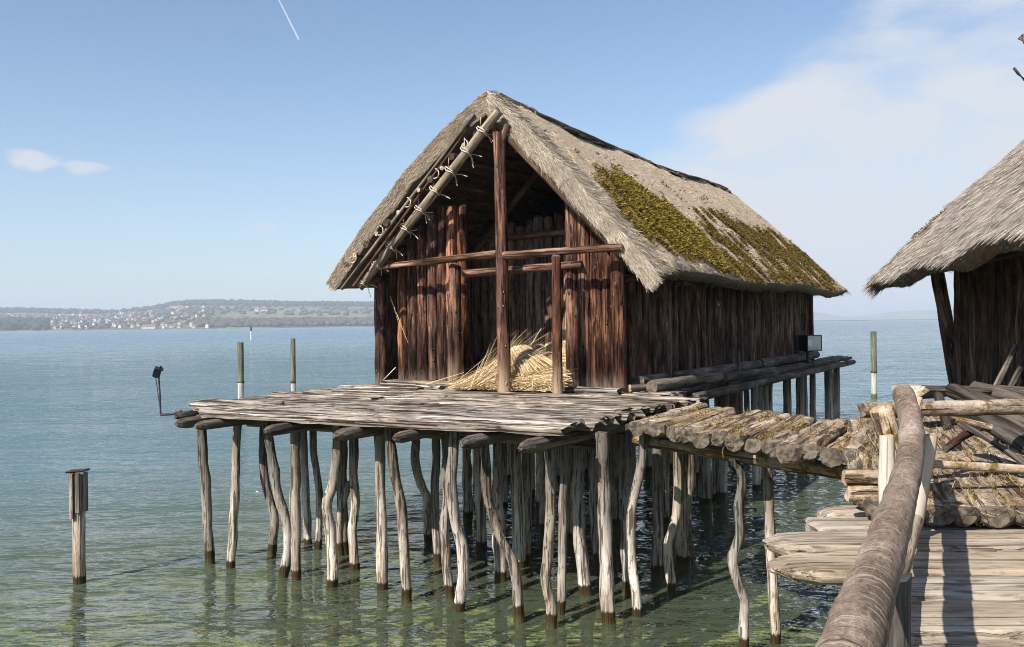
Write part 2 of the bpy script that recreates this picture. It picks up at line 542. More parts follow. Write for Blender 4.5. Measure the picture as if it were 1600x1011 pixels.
def forest(name, a, b, c):
    m = MT(name)
    g = m.n('ShaderNodeNewGeometry')
    r = g.outputs['Random Per Island']
    col = m.mix(m.rng(r, 0.0, 0.6, smooth=False), a, b)
    col = m.mix(m.rng(r, 0.7, 1.0, smooth=False), col, c)
    m.principled(col, 0.95, None, 0.1)
    return m.m


M['forest'] = forest('forest_crowns', (0.018, 0.03, 0.014), (0.035, 0.05, 0.02), (0.065, 0.06, 0.035))
M['bare'] = forest('bare_woodland', (0.06, 0.048, 0.035), (0.095, 0.075, 0.05), (0.07, 0.085, 0.035))


# ------------------------------------------------------------------ object helpers
def link(name, mesh, parent=None, kind=None):
    o = bpy.data.objects.new(name, mesh)
    C.objects.link(o)
    if parent is not None:
        o.parent = parent
    if kind:
        o['kind'] = kind
    return o


def tag(o, label, cat, group=None):
    o['label'] = label
    o['category'] = cat
    if group:
        o['group'] = group
    return o


def empty(name, loc, label, cat, rz=0.0, group=None):
    o = bpy.data.objects.new(name, None)
    C.objects.link(o)
    o.location = loc
    o.rotation_euler = (0, 0, rz)
    o.empty_display_size = 0.2
    return tag(o, label, cat, group)


def mesh_from(name, verts, faces, mats, fmat=None, smooth=True):
    me = bpy.data.meshes.new(name)
    me.from_pydata([tuple(map(float, v)) for v in verts], [], faces)
    for mm in mats:
        me.materials.append(mm)
    if fmat:
        me.polygons.foreach_set('material_index', fmat)
    sm = smooth if isinstance(smooth, list) else [smooth] * len(me.polygons)
    me.polygons.foreach_set('use_smooth', sm)
    me.update()
    return me


def wob(seed, n=5, kmax=3):
    """a smooth random function of (angle, z)"""
    r = random.Random(seed)
    terms = [(r.randint(0, kmax), r.uniform(0.4, 7.0), r.uniform(0, 6.28), r.uniform(0.4, 1.0)) for _ in range(n)]
    s = sum(t[3] for t in terms)
    return lambda a, z: sum(w * math.sin(k * a + m_ * z + p) for k, m_, p, w in terms) / s


def log_mesh(name, L, r0, r1, mat, endmat, seed, nseg=10, ns=10, rough=0.1, path=None, tip=None, tail=None, knots=0, flat_y=None, sag=0.0, oval=1.0, endcut=True):
    """log along +Z from 0 to L; path(z)->(x, y) bends it; tip/tail: None flat cut, 'axe' hewn point, 'round'; flat_y = height of a split face"""
    r = random.Random(seed)
    f = wob(seed)
    kn = [(r.uniform(0.05, 0.95) * L, r.uniform(0, 6.28), r.uniform(0.12, 0.3)) for _ in range(knots)]
    zs = [L * i / nseg for i in range(nseg + 1)]
    sc = [1.0] * (nseg + 1)
    rm = (r0 + r1) / 2
    if tip == 'axe':
        zs += [L + rm * 1.3, L + rm * 2.2]
        sc += [0.78, 0.34]
    elif tip == 'round':
        zs += [L + rm * 0.3]
        sc += [0.72]
    if tail == 'axe':
        zs = [-rm * 2.2, -rm * 1.3] + zs
        sc = [0.34, 0.78] + sc
    elif tail == 'round':
        zs = [-rm * 0.3] + zs
        sc = [0.72] + sc
    verts, faces, fm, sm = [], [], [], []
    for z, s in zip(zs, sc):
        t = min(max(z / L, 0), 1)
        cx, cy_ = path(z) if path else (sag * math.sin(math.pi * t) * f(0.3, 0), sag * math.sin(math.pi * t))
        rr = (r0 + (r1 - r0) * t) * s
        for j in range(ns):
            a = 2 * math.pi * j / ns
            q = rr * (1 + rough * f(a, z / max(rm * 6, 0.2)) + rough * 0.35 * r.uniform(-1, 1))
            for kz, ka, kh in kn:
                da = (a - ka + math.pi) % (2 * math.pi) - math.pi
                q += rm * kh * math.exp(-((z - kz) / (rm * 0.9)) ** 2 - (da / 0.55) ** 2)
            x, y = q * math.cos(a) * oval, q * math.sin(a)
            if flat_y is not None and y > flat_y * rr:
                y = flat_y * rr + 0.06 * rr * f(a * 2, z)
            verts.append((cx + x, cy_ + y, z))
    n = len(zs)
    for i in range(n - 1):
        for j in range(ns):
            k = (j + 1) % ns
            faces.append((i * ns + j, i * ns + k, (i + 1) * ns + k, (i + 1) * ns + j))
            hew = sc[i] < 0.9 or sc[i + 1] < 0.9
            fm.append(1 if hew else 0)
            sm.append(not hew)
    cut = rm * 0.22 if endcut else 0.0
    if cut:
        for ring in (0, n - 1):
            for j in range(ns):
                x_, y_, z_ = verts[ring * ns + j]
                verts[ring * ns + j] = (x_, y_, z_ + cut * f(2 * math.pi * j / ns, ring + 3.1) * 1.6 + cut * r.uniform(-0.5, 0.5))
    for ring, rev in ((0, True), (n - 1, False)):
        b = len(verts)
        pts = verts[ring * ns:(ring + 1) * ns]
        verts += pts
        c = tuple(sum(p[q] for p in pts) / ns for q in range(3))
        verts.append(c)
        for j in range(ns):
            k = (j + 1) % ns
            faces.append((b + k, b + j, b + ns) if rev else (b + j, b + k, b + ns))
            fm.append(1)
            sm.append(False)
    return mesh_from(name, verts, faces, [mat, endmat], fm, sm)


def slab_mesh(name, L, w, h, mat, endmat, seed, nseg=14, rough=1.0, ragged=0.12):
    """split plank along +Z, width along X, thickness along Y, top at Y = 0"""
    r = random.Random(seed)
    f1, f2, f3 = wob(seed + 1, 6, 0), wob(seed + 2, 6, 0), wob(seed + 3, 6, 0)
    prof = [(-0.5, -0.25), (-0.46, -0.02), (-0.2, 0.02), (0.08, 0.015), (0.3, 0.02), (0.47, -0.03), (0.5, -0.3), (0.38, -0.95), (-0.36, -1.0)]
    ph = [r.uniform(-0.13, 0.13) for _ in prof]
    ns = len(prof)
    verts, faces, fm, sm = [], [], [], []
    rag = [(r.uniform(-ragged, ragged), r.uniform(-ragged, ragged)) for _ in prof]
    for i in range(nseg + 1):
        t = i / nseg
        z = L * t
        for j, (px, py) in enumerate(prof):
            x = px * w * (1 + 0.10 * rough * f1(0, z * 1.3 + j * 0.15)) + 0.10 * w * f2(0, z * 0.6)
            y = py * h + (ph[j] * h * 0.6 + 0.16 * h * f3(0, z * 1.1 + j * 1.7) + 0.08 * h * r.uniform(-1, 1)) * rough
            zz = z + (rag[j][0] if i == 0 else rag[j][1] if i == nseg else 0)
            verts.append((x, y, zz))
    for i in range(nseg):
        for j in range(ns):
            k = (j + 1) % ns
            faces.append((i * ns + k, i * ns + j, (i + 1) * ns + j, (i + 1) * ns + k))
            fm.append(0)
            sm.append(1 <= j <= 4)
    for ring, rev in ((0, True), (nseg, False)):
        b = len(verts)
        verts += verts[ring * ns:(ring + 1) * ns]
        faces.append(tuple(b + j for j in range(ns)) if rev else tuple(b + j for j in reversed(range(ns))))
        fm.append(1)
        sm.append(False)
    return mesh_from(name, verts, faces, [mat, endmat], fm, sm)


def basis(p0, p1, up=(0, 0, 1)):
    z = (Vector(p1) - Vector(p0)).normalized()
    u = Vector(up)
    if abs(z.dot(u)) > 0.97:
        u = Vector((0, 1, 0))
    y = (u - z * u.dot(z)).normalized()
    x = y.cross(z)
    return Matrix(((x.x, y.x, z.x, p0[0]), (x.y, y.y, z.y, p0[1]), (x.z, y.z, z.z, p0[2]), (0, 0, 0, 1)))


def put(name, mesh, parent, p0, p1, up=(0, 0, 1), spin=0.0):
    o = link(name, mesh, parent)
    mt = basis(p0, p1, up)
    if spin:
        mt = mt @ Matrix.Rotation(spin, 4, 'Z')
    o.matrix_basis = mt
    return o


_s = [1000]


def seed():
    _s[0] += 1
    return _s[0]


def log(name, parent, p0, p1, r0, r1=None, mat='log', end='end', up=(0, 0, 1), **kw):
    L = (Vector(p1) - Vector(p0)).length
    me = log_mesh(name, L, r0, r1 if r1 is not None else r0, M[mat], M[end], seed(), **kw)
    return put(name, me, parent, p0, p1, up)


def wp(parent, p):
    """world point -> local point of an Empty that only turns about Z"""
    return (Matrix.Translation(parent.location) @ Matrix.Rotation(parent.rotation_euler.z, 4, 'Z')).inverted() @ Vector(p)


def box_mesh(name, size, mat, bevel=0.0, origin=(0, 0, 0)):
    import bmesh
    bm = bmesh.new()
    bmesh.ops.create_cube(bm, size=1.0)
    for v_ in bm.verts:
        v_.co = Vector((v_.co.x * size[0] + origin[0], v_.co.y * size[1] + origin[1], v_.co.z * size[2] + origin[2]))
    if bevel:
        bmesh.ops.bevel(bm, geom=bm.edges[:], offset=bevel, segments=2, affect='EDGES')
    me = bpy.data.meshes.new(name)
    bm.to_mesh(me)
    bm.free()
    me.materials.append(mat)
    return me


def strands_mesh(name, P, D, W, L, w, mat, tipw=0.35, bend=None):
    """many thin blades: P base (n,3), D direction, W width direction (unit), L length (n), w width (n)"""
    n = len(P)
    L = np.broadcast_to(L, (n,))[:, None]
    w = np.broadcast_to(w, (n,))[:, None]
    a = P - W * w * 0.5
    b = P + W * w * 0.5
    tip = P + D * L
    if bend is not None:
        tip = tip + bend
    c = tip + W * w * 0.5 * tipw
    d = tip - W * w * 0.5 * tipw
    V_ = np.stack([a, b, c, d], 1).reshape(-1, 3).astype(np.float32)
    me = bpy.data.meshes.new(name)
    me.vertices.add(4 * n)
    me.vertices.foreach_set('co', V_.ravel())
    me.loops.add(4 * n)
    me.loops.foreach_set('vertex_index', np.arange(4 * n, dtype=np.int32))
    me.polygons.add(n)
    me.polygons.foreach_set('loop_start', np.arange(0, 4 * n, 4, dtype=np.int32))
    me.materials.append(mat)
    me.update(calc_edges=True)
    return me


def unit(a):
    return a / np.maximum(np.linalg.norm(a, axis=-1, keepdims=True), 1e-9)


def vnoise(x, y, s):
    """cheap smooth value noise on arrays"""
    r = np.random.default_rng(s)
    tab = r.random((64, 64))
    xi, yi = np.floor(x).astype(int), np.floor(y).astype(int)
    fx, fy = x - xi, y - yi
    fx, fy = fx * fx * (3 - 2 * fx), fy * fy * (3 - 2 * fy)
    g_ = lambda i, j: tab[i % 64, j % 64]
    return (g_(xi, yi) * (1 - fx) * (1 - fy) + g_(xi + 1, yi) * fx * (1 - fy) + g_(xi, yi + 1) * (1 - fx) * fy + g_(xi + 1, yi + 1) * fx * fy)


def fnoise(x, y, s):
    return (vnoise(x, y, s) + 0.5 * vnoise(2.1 * x + 7, 2.1 * y + 3, s + 1) + 0.25 * vnoise(4.3 * x, 4.3 * y, s + 2)) / 1.75


# ------------------------------------------------------------------ lake, lake bed, far shore
def grid_sheet(name, xs, ys, fz, mat, kind='structure'):
    nx, ny = len(xs), len(ys)
    X, Y = np.meshgrid(xs, ys)
    Z = fz(X, Y)
    verts = np.stack([X, Y, Z], -1).reshape(-1, 3)
    faces = [(j * nx + i, j * nx + i + 1, (j + 1) * nx + i + 1, (j + 1) * nx + i) for j in range(ny - 1) for i in range(nx - 1)]
    o = link(name, mesh_from(name, verts, faces, [mat]), None, kind)
    return o


far_x = np.array([-9000, -3000, -800, -200, -60, -30, -15, 0, 15, 30, 60, 200, 800, 3000, 9000], float)
far_y = np.array([-60, -20, 0, 10, 20, 40, 80, 200, 600, 2000, 5000, 12500], float)
lake = grid_sheet('lake', far_x, far_y, lambda X, Y: X * 0.0, M['water'])
lake['label'] = 'clear green lake water rippled by a light breeze, blue far out'


def bedz(X, Y):
    s = np.clip((Y - 9 - 0.55 * X) / 40.0, 0, 1)
    return -0.75 - 1.8 * s - np.clip((Y - 60) / 200, 0, 1) * 2


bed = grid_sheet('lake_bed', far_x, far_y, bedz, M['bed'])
bed['label'] = 'shallow lake bed overgrown with green algae and pale stones, with caustic light lines painted on'

SHORE = 2300.0
prof_px = np.array([-700, -300, 0, 40, 80, 160, 200, 240, 270, 300, 340, 400, 470, 500, 600, 700, 850, 1000, 1150])
prof_h = np.array([26, 30, 30, 29, 27, 25, 27, 31, 36, 38.5, 38, 37, 34.5, 34, 31, 27, 20, 9, 0])


def land_h(X, Y):
    px = 800 + FPX * X / Y
    top = np.interp(px, prof_px, prof_h) / FPX
    g_ = np.clip((Y - SHORE) / 1700.0, 0, 1)
    shape = np.where(g_ < 0.12, g_ / 0.12 * 0.16, 0.16 + 0.84 * np.clip((g_ - 0.12) / 0.88, 0, 1) ** 0.9)
    bumps = (fnoise(X / 260.0 + 40, Y / 260.0 + 9, 5) - 0.5) * 9 * np.clip(g_ * 3, 0, 1)
    z = top * 4000.0 * shape + bumps * (top > 0.003)
    return np.where(Y <= SHORE + 1, -1.5, z + 0.6)


lx = np.linspace(-3300, 1700, 130)
ly = np.concatenate([[SHORE - 30, SHORE], np.linspace(SHORE + 6, 4000, 44), [4300, 4800]])
hill = grid_sheet('hill', lx, ly, land_h, M['land'])
hill['label'] = 'long low hill on the far shore with fields and woods'

fy_ = np.array([8600, 9000, 9600, 10400])


def far_h(X, Y):
    px = 800 + FPX * X / 9600.0
    top = np.interp(px, [900, 1180, 1240, 1262, 1300, 1340, 1380, 1410, 1440, 1475, 1600, 1900], [8, 9, 13, 12, 5, 3.5, 7, 11, 13.5, 12, 8, 4]) / FPX * 9600
    return np.where(np.abs(Y - 9600) < 500, top, 0.0) - 2.0 + 2.0 * (Y > 8700)


dist_hill = grid_sheet('hill', np.linspace(800, 8000, 90), np.array([8600., 9000., 9300., 9600., 10000., 10600.]), far_h, M['land'])
dist_hill['label'] = 'faint blue hills on the horizon between the two huts'


def ico():
    t = (1 + 5 ** 0.5) / 2
    v_ = [(-1, t, 0), (1, t, 0), (-1, -t, 0), (1, -t, 0), (0, -1, t), (0, 1, t), (0, -1, -t), (0, 1, -t), (t, 0, -1), (t, 0, 1), (-t, 0, -1), (-t, 0, 1)]
    f_ = [(0, 11, 5), (0, 5, 1), (0, 1, 7), (0, 7, 10), (0, 10, 11), (1, 5, 9), (5, 11, 4), (11, 10, 2), (10, 7, 6), (7, 1, 8),
          (3, 9, 4), (3, 4, 2), (3, 2, 6), (3, 6, 8), (3, 8, 9), (4, 9, 5), (2, 4, 11), (6, 2, 10), (8, 6, 7), (9, 8, 1)]
    v_ = np.array(v_, float)
    return v_ / np.linalg.norm(v_[0]), np.array(f_)


ICO_V, ICO_F = ico()


def crowns(name, pts, rad, hgt, mat, label):
    """a far wood: uneven crowns joined into one mass"""
    n = len(pts)
    jit = 1 + rng.uniform(-0.3, 0.3, (n, 12, 1))
    Vv = ICO_V[None] * jit
    Vv = Vv * np.stack([rad, rad, hgt * 0.5], -1)[:, None, :] + pts[:, None, :] + np.array([0, 0, 1.0]) * (hgt * 0.42)[:, None, None]
    F = (ICO_F[None] + (np.arange(n) * 12)[:, None, None]).reshape(-1, 3)
    me = bpy.data.meshes.new(name)
    me.vertices.add(n * 12)
    me.vertices.foreach_set('co', Vv.reshape(-1).astype(np.float32))
    me.loops.add(F.size)
    me.loops.foreach_set('vertex_index', F.ravel().astype(np.int32))
    me.polygons.add(len(F))
    me.polygons.foreach_set('loop_start', np.arange(0, F.size, 3, dtype=np.int32))
    me.materials.append(mat)
    me.update(calc_edges=True)
    o = link(name, me, None, 'stuff')
    o['label'] = label
    o['category'] = 'wood'
    return o


def land_pts(n, px0, px1, g0, g1):
    Y = SHORE + rng.uniform(g0, g1, n) * 1700
    px = rng.uniform(px0, px1, n)
    X = (px - 800) / FPX * Y
    return np.stack([X, Y, land_h(X, Y)], -1), px


p, px = land_pts(2600, -60, 1000, 0.86, 1.04)
keep = (px > 265) | (px < 120) | (rng.random(len(px)) < 0.5)
keep &= ~((px > 160) & (px < 262) & (rng.random(len(px)) < 0.6))
p = p[keep]
crowns('hill_forest', p, rng.uniform(10, 17, len(p)), rng.uniform(14, 24, len(p)), M['forest'], 'dark conifer forest along the crest of the far hill')
p, px = land_pts(1500, 310, 900, 0.02, 0.13)
crowns('shore_woodland', p, rng.uniform(8, 14, len(p)), rng.uniform(9, 17, len(p)), M['bare'], 'brown leafless woodland along the far shore beyond the mooring posts')
p, px = land_pts(240, -60, 72, 0.01, 0.2)
crowns('shore_woodland', p, rng.uniform(9, 15, len(p)), rng.uniform(16, 28, len(p)), M['forest'], 'dark green clump of shore trees before the village')
p, px = land_pts(1000, -60, 330, 0.03, 0.7)
crowns('village_trees', p, rng.uniform(5, 9, len(p)), rng.uniform(5, 11, len(p)), M['bare'], 'scattered garden trees among the far village houses')
p, px = land_pts(260, 330, 900, 0.3, 0.8)
crowns('hedgerows', p, rng.uniform(6, 12, len(p)), rng.uniform(7, 12, len(p)), M['bare'], 'hedges and orchard trees between the far fields')


def house_mesh(name, w, d, h, rh, wall, roof):
    v_ = [(-w / 2, -d / 2, -3), (w / 2, -d / 2, -3), (w / 2, d / 2, -3), (-w / 2, d / 2, -3), (-w / 2, -d / 2, h), (w / 2, -d / 2, h), (w / 2, d / 2, h), (-w / 2, d / 2, h),
          (-w / 2, 0, h + rh), (w / 2, 0, h + rh)]
    o_ = 0.9
    k = rh / (d / 2)
    v_ += [(-w / 2 - o_, -d / 2 - o_, h - o_ * k + 0.2), (w / 2 + o_, -d / 2 - o_, h - o_ * k + 0.2), (w / 2 + o_, 0, h + rh + 0.25), (-w / 2 - o_, 0, h + rh + 0.25),
           (w / 2 + o_, d / 2 + o_, h - o_ * k + 0.2), (-w / 2 - o_, d / 2 + o_, h - o_ * k + 0.2)]
    f_ = [(0, 1, 5, 4), (2, 3, 7, 6), (1, 2, 6, 9, 5), (3, 0, 4, 8, 7), (10, 11, 12, 13), (13, 12, 14, 15)]
    fm = [0, 0, 0, 0, 1, 1]
    nb = max(2, int(w / 3.4))
    for fl in range(max(1, int(h / 3))):
        for i in range(nb):
            x = -w / 2 + w * (i + 0.5) / nb
            b = len(v_)
            z0 = 0.9 + fl * 2.9
            v_ += [(x - 0.6, -d / 2 - 0.05, z0), (x + 0.6, -d / 2 - 0.05, z0), (x + 0.6, -d / 2 - 0.05, z0 + 1.3), (x - 0.6, -d / 2 - 0.05, z0 + 1.3)]
            f_.append((b, b + 1, b + 2, b + 3))
            fm.append(2)
    return mesh_from(name, v_, f_, [M[wall], M[roof], M['pane']], fm, False)


hm = [house_mesh('house', 11, 9, 5.6, 4.2, 'white', 'redroof'), house_mesh('house', 14, 10, 6, 4.5, 'white', 'brownroof'),
      house_mesh('house', 9, 9, 5.2, 4.4, 'cream', 'redroof'), house_mesh('house', 12, 11, 8.4, 4.4, 'white', 'brownroof')]
HL = {0: 'small white house with a red roof in the far shore village', 1: 'white house with a brown roof in the far shore village',
      2: 'small cream house with a red roof in the far shore village', 3: 'tall white house with a brown roof in the far shore village'}
placed = []
tries = 0
while len(placed) < 230 and tries < 9000:
    tries += 1
    q = random.random()
    px = random.gauss(165, 95) if q < 0.7 else random.uniform(0, 330)
    if px < -8 or px > 330:
        continue
    g_ = random.uniform(0.03, 0.74) if px < 245 else random.uniform(0.18, 0.72) if random.random() < .5 else random.uniform(0.01, 0.1)
    if px < 70 and g_ < 0.16:
        continue
    Y = SHORE + g_ * 1700
    X = (px - 800) / FPX * Y
    if any((X - a) ** 2 + (Y - b) ** 2 < 23 ** 2 for a, b in placed):
        continue
    placed.append((X, Y))
    k = random.choice((0, 0, 1, 1, 2, 3))
    o = link('house', hm[k])
    o.location = (X, Y, float(land_h(np.array(X), np.array(Y))) + 1.5)
    o.rotation_euler = (0, 0, random.choice((0, 1.57)) + random.uniform(-0.4, 0.4))
    o.scale = (0.78,) * 3
    tag(o, HL[k] + (', down by the water' if g_ < 0.13 else ', on the lower slope' if g_ < 0.36 else ', high up the slope'), 'house', 'houses of the far shore village')


def big_house(px, g_, mesh, rz, label, cat='house'):
    Y = SHORE + g_ * 1700
    X = (px - 800) / FPX * Y
    o = link('house', mesh)
    o.location = (X, Y, float(land_h(np.array(X), np.array(Y))))
    o.rotation_euler = (0, 0, rz)
    tag(o, label, cat)


big_house(233, 0.012, house_mesh('house', 34, 12, 7, 4, 'white', 'redroof'), 0.05, 'long white building with red roof down at the far shore')
big_house(276, 0.72, house_mesh('house', 52, 12, 8, 5, 'cream', 'redroof'), 0.1, 'long red roofed building high on the far slope below the forest')
big_house(413, 0.5, house_mesh('house', 26, 12, 7, 5, 'cream', 'brownroof'), 0.1, 'pale farmstead alone among the far fields, its long barn')
big_house(402, 0.5, house_mesh('house', 14, 10, 8, 6, 'white', 'redroof'), -0.2, 'pale farmhouse beside the long barn among the far fields')
big_house(62, 0.015, house_mesh('house', 18, 11, 6, 5, 'cream', 'redroof'), 0.0, 'red roofed boathouse at the left end of the far shore village')
t = empty('church', ((133 - 800) / FPX * 3200, 3200, float(land_h(np.array((133 - 800) / FPX * 3200), np.array(3200.)))), 'white church with a tall tower in the middle of the far village', 'church')
link('nave', house_mesh('nave', 24, 12, 9, 6, 'white', 'redroof'), t)
o = link('tower', house_mesh('tower', 7, 7, 21, 8, 'white', 'brownroof'), t)
o.location = (-15.6, 0, 0)

# ------------------------------------------------------------------ main hut and its platform: local x = across the front, y = along the ridge
TH = math.radians(31.3)
P0 = at(977, 612, DECK)


def hw(v_, t_, z_=0.0):
    """hut frame -> world"""
    return Vector((P0.x + v_ * math.cos(TH) + t_ * math.sin(TH), P0.y - v_ * math.sin(TH) + t_ * math.cos(TH), DECK + z_))


def wl(p):
    """world -> hut frame"""
    dx_, dy_ = p[0] - P0.x, p[1] - P0.y
    return Vector((dx_ * math.cos(TH) - dy_ * math.sin(TH), dx_ * math.sin(TH) + dy_ * math.cos(TH), p[2] - DECK))


platform = empty('pile_platform', P0, 'weathered grey plank platform on crooked piles before the large hut', 'platform', -TH)
hut = empty('thatched_hut', P0, 'large dark log hut with open gable, straw inside and mossy thatched roof', 'hut', -TH)

# platform planks across the front, each plank its own slab
tt = -5.93
i = 0
while tt < 0.35:
    w = random.uniform(0.17, 0.34)
    k = (tt + 5.93) / 6.3
    vl = np.interp(tt, [-5.95, -5.5, -5.0, -4.0, -1.0, 0.4], [-4.92, -5.5, -6.25, -6.2, -6.5, -6.5]) + random.uniform(-0.12, 0.12)
    if 0.25 < k < 0.45:
        vl += 0.35
    vr = np.interp(tt, [-5.95, -5.0, -3.4, -0.8, 0.4], [1.72, 1.72, 1.6, 1.8, 1.5]) + random.uniform(-0.12, 0.1)
    if tt > -0.55:
        vr = 1.05 + random.uniform(-0.1, 0.1)
    cuts = [vl, vr]
    if i > 0 and random.random() < 0.75:
        cuts.insert(1, random.uniform(vl + 1.8, vr - 1.6))
    for a, b in zip(cuts[:-1], cuts[1:]):
        zz = random.uniform(-0.025, 0.025)
        L = b - a - 0.012
        me = slab_mesh('plank', L, w - 0.012, 0.115, M['deck'], M['end'], seed(), nseg=max(6, int(L * 3.2)), rough=1.15, ragged=0.07)
        sk = 0.045
        put('plank', me, platform, (a, tt + w / 2 + sk * a, zz), (b, tt + w / 2 + sk * b + random.uniform(-0.02, 0.02), zz + random.uniform(-0.02, 0.02)))
    tt += w
    i += 1
# beams below the planks, hewn ends showing at the front
UND = -0.13
for px, py, r in ((287, 644, 0.085), (338, 654, 0.095), (393, 656, 0.08), (484, 664, 0.09), (584, 671, 0.095), (640, 682, 0.08), (752, 687, 0.095), (850, 691, 0.1)):
    q = wl(at(px, py, DECK - 0.22))
    vv = max(min(q.x, 1.5), -6.1)
    t0 = np.interp(q.x, [-6, -4.9, 1.6], [-5.3, -6.25, -5.95])
    log('beam', platform, (vv, min(q.y + 0.16, t0 - 0.12), UND - r), (vv + random.uniform(-0.3, 0.3), -0.3, UND - r), r, r * 0.9, 'beam', 'beam', tail='axe', nseg=8, rough=0.1)
for t_ in (-4.4, -2.9, -1.4):
    log('beam', platform, (-5.6, t_, UND - 0.27), (1.6, t_ + 0.1, UND - 0.27), 0.09, 0.08, 'beam', 'end', nseg=10)


def pile_from(pts, wpx, parent, name='pile', mat='pile', top=None, lim=None, knots=2, shrink=0.86):
    """pts: sight points from the deck down to the waterline; the pile stands where its foot meets the water"""
    px, py = pts[-1]
    foot = at(px, py, 0.0)
    d = foot.y
    if lim is not None:
        h_ = wl(foot)
        if h_.y < lim:
            # step back along the sight line to stay below the deck
            u = un(px, py)[0]
            d += (lim - h_.y) / (u * math.sin(TH) + math.cos(TH))
    P = [at_d(a, b, d) for a, b in pts]
    P[-1].z = 0.0
    topz = top if top is not None else DECK + UND - 0.02
    P[0].z = topz if P[0].z > DECK - 0.9 else P[0].z
    topz = P[0].z
    xs = [p_.x for p_ in P][::-1]
    zs = [p_.z for p_ in P][::-1]
    base = Vector((xs[0], d, -1.5))
    zs_ = [-1.5] + zs
    xs_ = [xs[0] - 0.1 * (xs[1] - xs[0])] + xs
    wv = wob(seed(), 4, 0)

    def path(z):
        zz = z - 1.5
        # smooth interpolation between the bends
        acc = 0.0
        for dz_, wt_ in ((-0.09, 1), (-0.045, 2), (0, 3), (0.045, 2), (0.09, 1)):
            acc += wt_ * np.interp(zz + dz_, zs_, xs_)
        return (acc / 9 - base.x + 0.016 * wv(0, z * 1.7), 0.03 * wv(1, z * 1.3) + 0.0)
    rad = wpx * d / FPX / 2
    me = log_mesh(name, topz + 1.5, rad * 1.04, rad * shrink * 1.05, M[mat], M['end'], seed(), nseg=34, ns=12, rough=0.15, path=path, knots=knots)
    o = link(name, me, parent)
    lp = wp(parent, base)
    o.matrix_basis = Matrix.Translation(lp) @ Matrix.Rotation(-parent.rotation_euler.z, 4, 'Z')
    return o


PILES = [
    ([(313, 652), (316, 690), (322, 760), (325, 830), (328, 898)], 16), ([(373, 658), (369, 690), (367, 770), (362, 850), (360, 912)], 14),
    ([(412, 662), (411, 720), (416, 762), (429, 800), (428, 830), (424, 868)], 14), ([(414, 662), (424, 710), (434, 778), (447, 810), (451, 850), (444, 895), (440, 928)], 16),
    ([(461, 662), (462, 790), (463, 920)], 17), ([(473, 670), (477, 760), (481, 850)], 13), ([(488, 670), (491, 720), (500, 770), (497, 858)], 12),
    ([(527, 662), (527, 720), (521, 758), (509, 785), (516, 830), (520, 880), (520, 955)], 18), ([(537, 668), (534, 760), (538, 866)], 17), ([(546, 752), (541, 775), (530, 800), (531, 868)], 12),
    ([(555, 668), (553, 730), (557, 790), (550, 830), (554, 890)], 15), ([(592, 682), (596, 790), (597, 920)], 18), ([(606, 684), (617, 740), (628, 810), (632, 880), (637, 962)], 17),
    ([(648, 690), (650, 738), (657, 756), (669, 776), (669, 845)], 15), ([(682, 690), (680, 780), (684, 885)], 14), ([(711, 688), (704, 750), (711, 815), (723, 850), (725, 900), (717, 985)], 19),
    ([(697, 688), (698, 760), (694, 840), (704, 935)], 15), ([(729, 690), (731, 815)], 16), ([(748, 690), (752, 857)], 17),
    ([(757, 690), (759, 740), (763, 786), (780, 834), (801, 876), (810, 925), (812, 1005)], 17), ([(780, 690), (778, 800), (783, 907)], 20), ([(803, 690), (812, 885)], 21),
    ([(824, 690), (822, 880)], 18), ([(856, 694), (862, 766), (859, 830), (852, 905), (863, 960), (863, 1040)], 18), ([(882, 690), (879, 830), (877, 960)], 14),
    ([(910, 692), (902, 760), (905, 840), (917, 930)], 20), ([(930, 692), (926, 800), (934, 880)], 13), ([(940, 676), (944, 800), (951, 972)], 23), ([(963, 680), (962, 828)], 17),
    ([(984, 672), (985, 730), (979, 800), (981, 928)], 18), ([(1008, 672), (1003, 720), (993, 765), (984, 812), (987, 875), (996, 962)], 16), ([(1028, 680), (1027, 905)], 18),
    ([(1056, 685), (1060, 760), (1058, 808), (1042, 850), (1044, 880), (1050, 922)], 15), ([(1078, 680), (1076, 760), (1066, 820), (1067, 887)], 22), ([(1100, 690), (1099, 792)], 15),
    ([(1040, 680), (1038, 820)], 15), ([(852, 690), (850, 830)], 16), ([(896, 690), (893, 850)], 15), ([(845, 690), (846, 790)], 18), ([(1118, 690), (1118, 782)], 12), ([(1130, 690), (1131, 775)], 12),
]
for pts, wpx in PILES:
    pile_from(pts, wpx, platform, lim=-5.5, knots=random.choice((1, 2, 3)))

# piles in rows below the hut and its side walk, each on its own
for k in range(13):
    for vv in (0.7, -0.9, -2.2, -3.6, -5.0):
        t_ = 1.2 + k * 1.36 + random.uniform(-0.4, 0.4)
        if t_ > 17.7 or (vv < 0.2 and t_ > 15):
            continue
        v2 = vv + random.uniform(-0.2, 0.2) - (0.25 if t_ > 15.5 else 0)
        r = random.uniform(0.085, 0.145)
        bx, by = random.uniform(-0.08, 0.08), random.uniform(-0.08, 0.08)
        L = DECK + UND + 1.9
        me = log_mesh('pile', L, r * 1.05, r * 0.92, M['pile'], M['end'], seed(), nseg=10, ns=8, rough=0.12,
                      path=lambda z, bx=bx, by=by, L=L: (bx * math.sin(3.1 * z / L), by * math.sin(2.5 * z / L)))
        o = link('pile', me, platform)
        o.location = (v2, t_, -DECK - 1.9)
        o.rotation_euler = (random.uniform(-0.02, 0.02), random.uniform(-0.03, 0.03), random.uniform(0, 6))

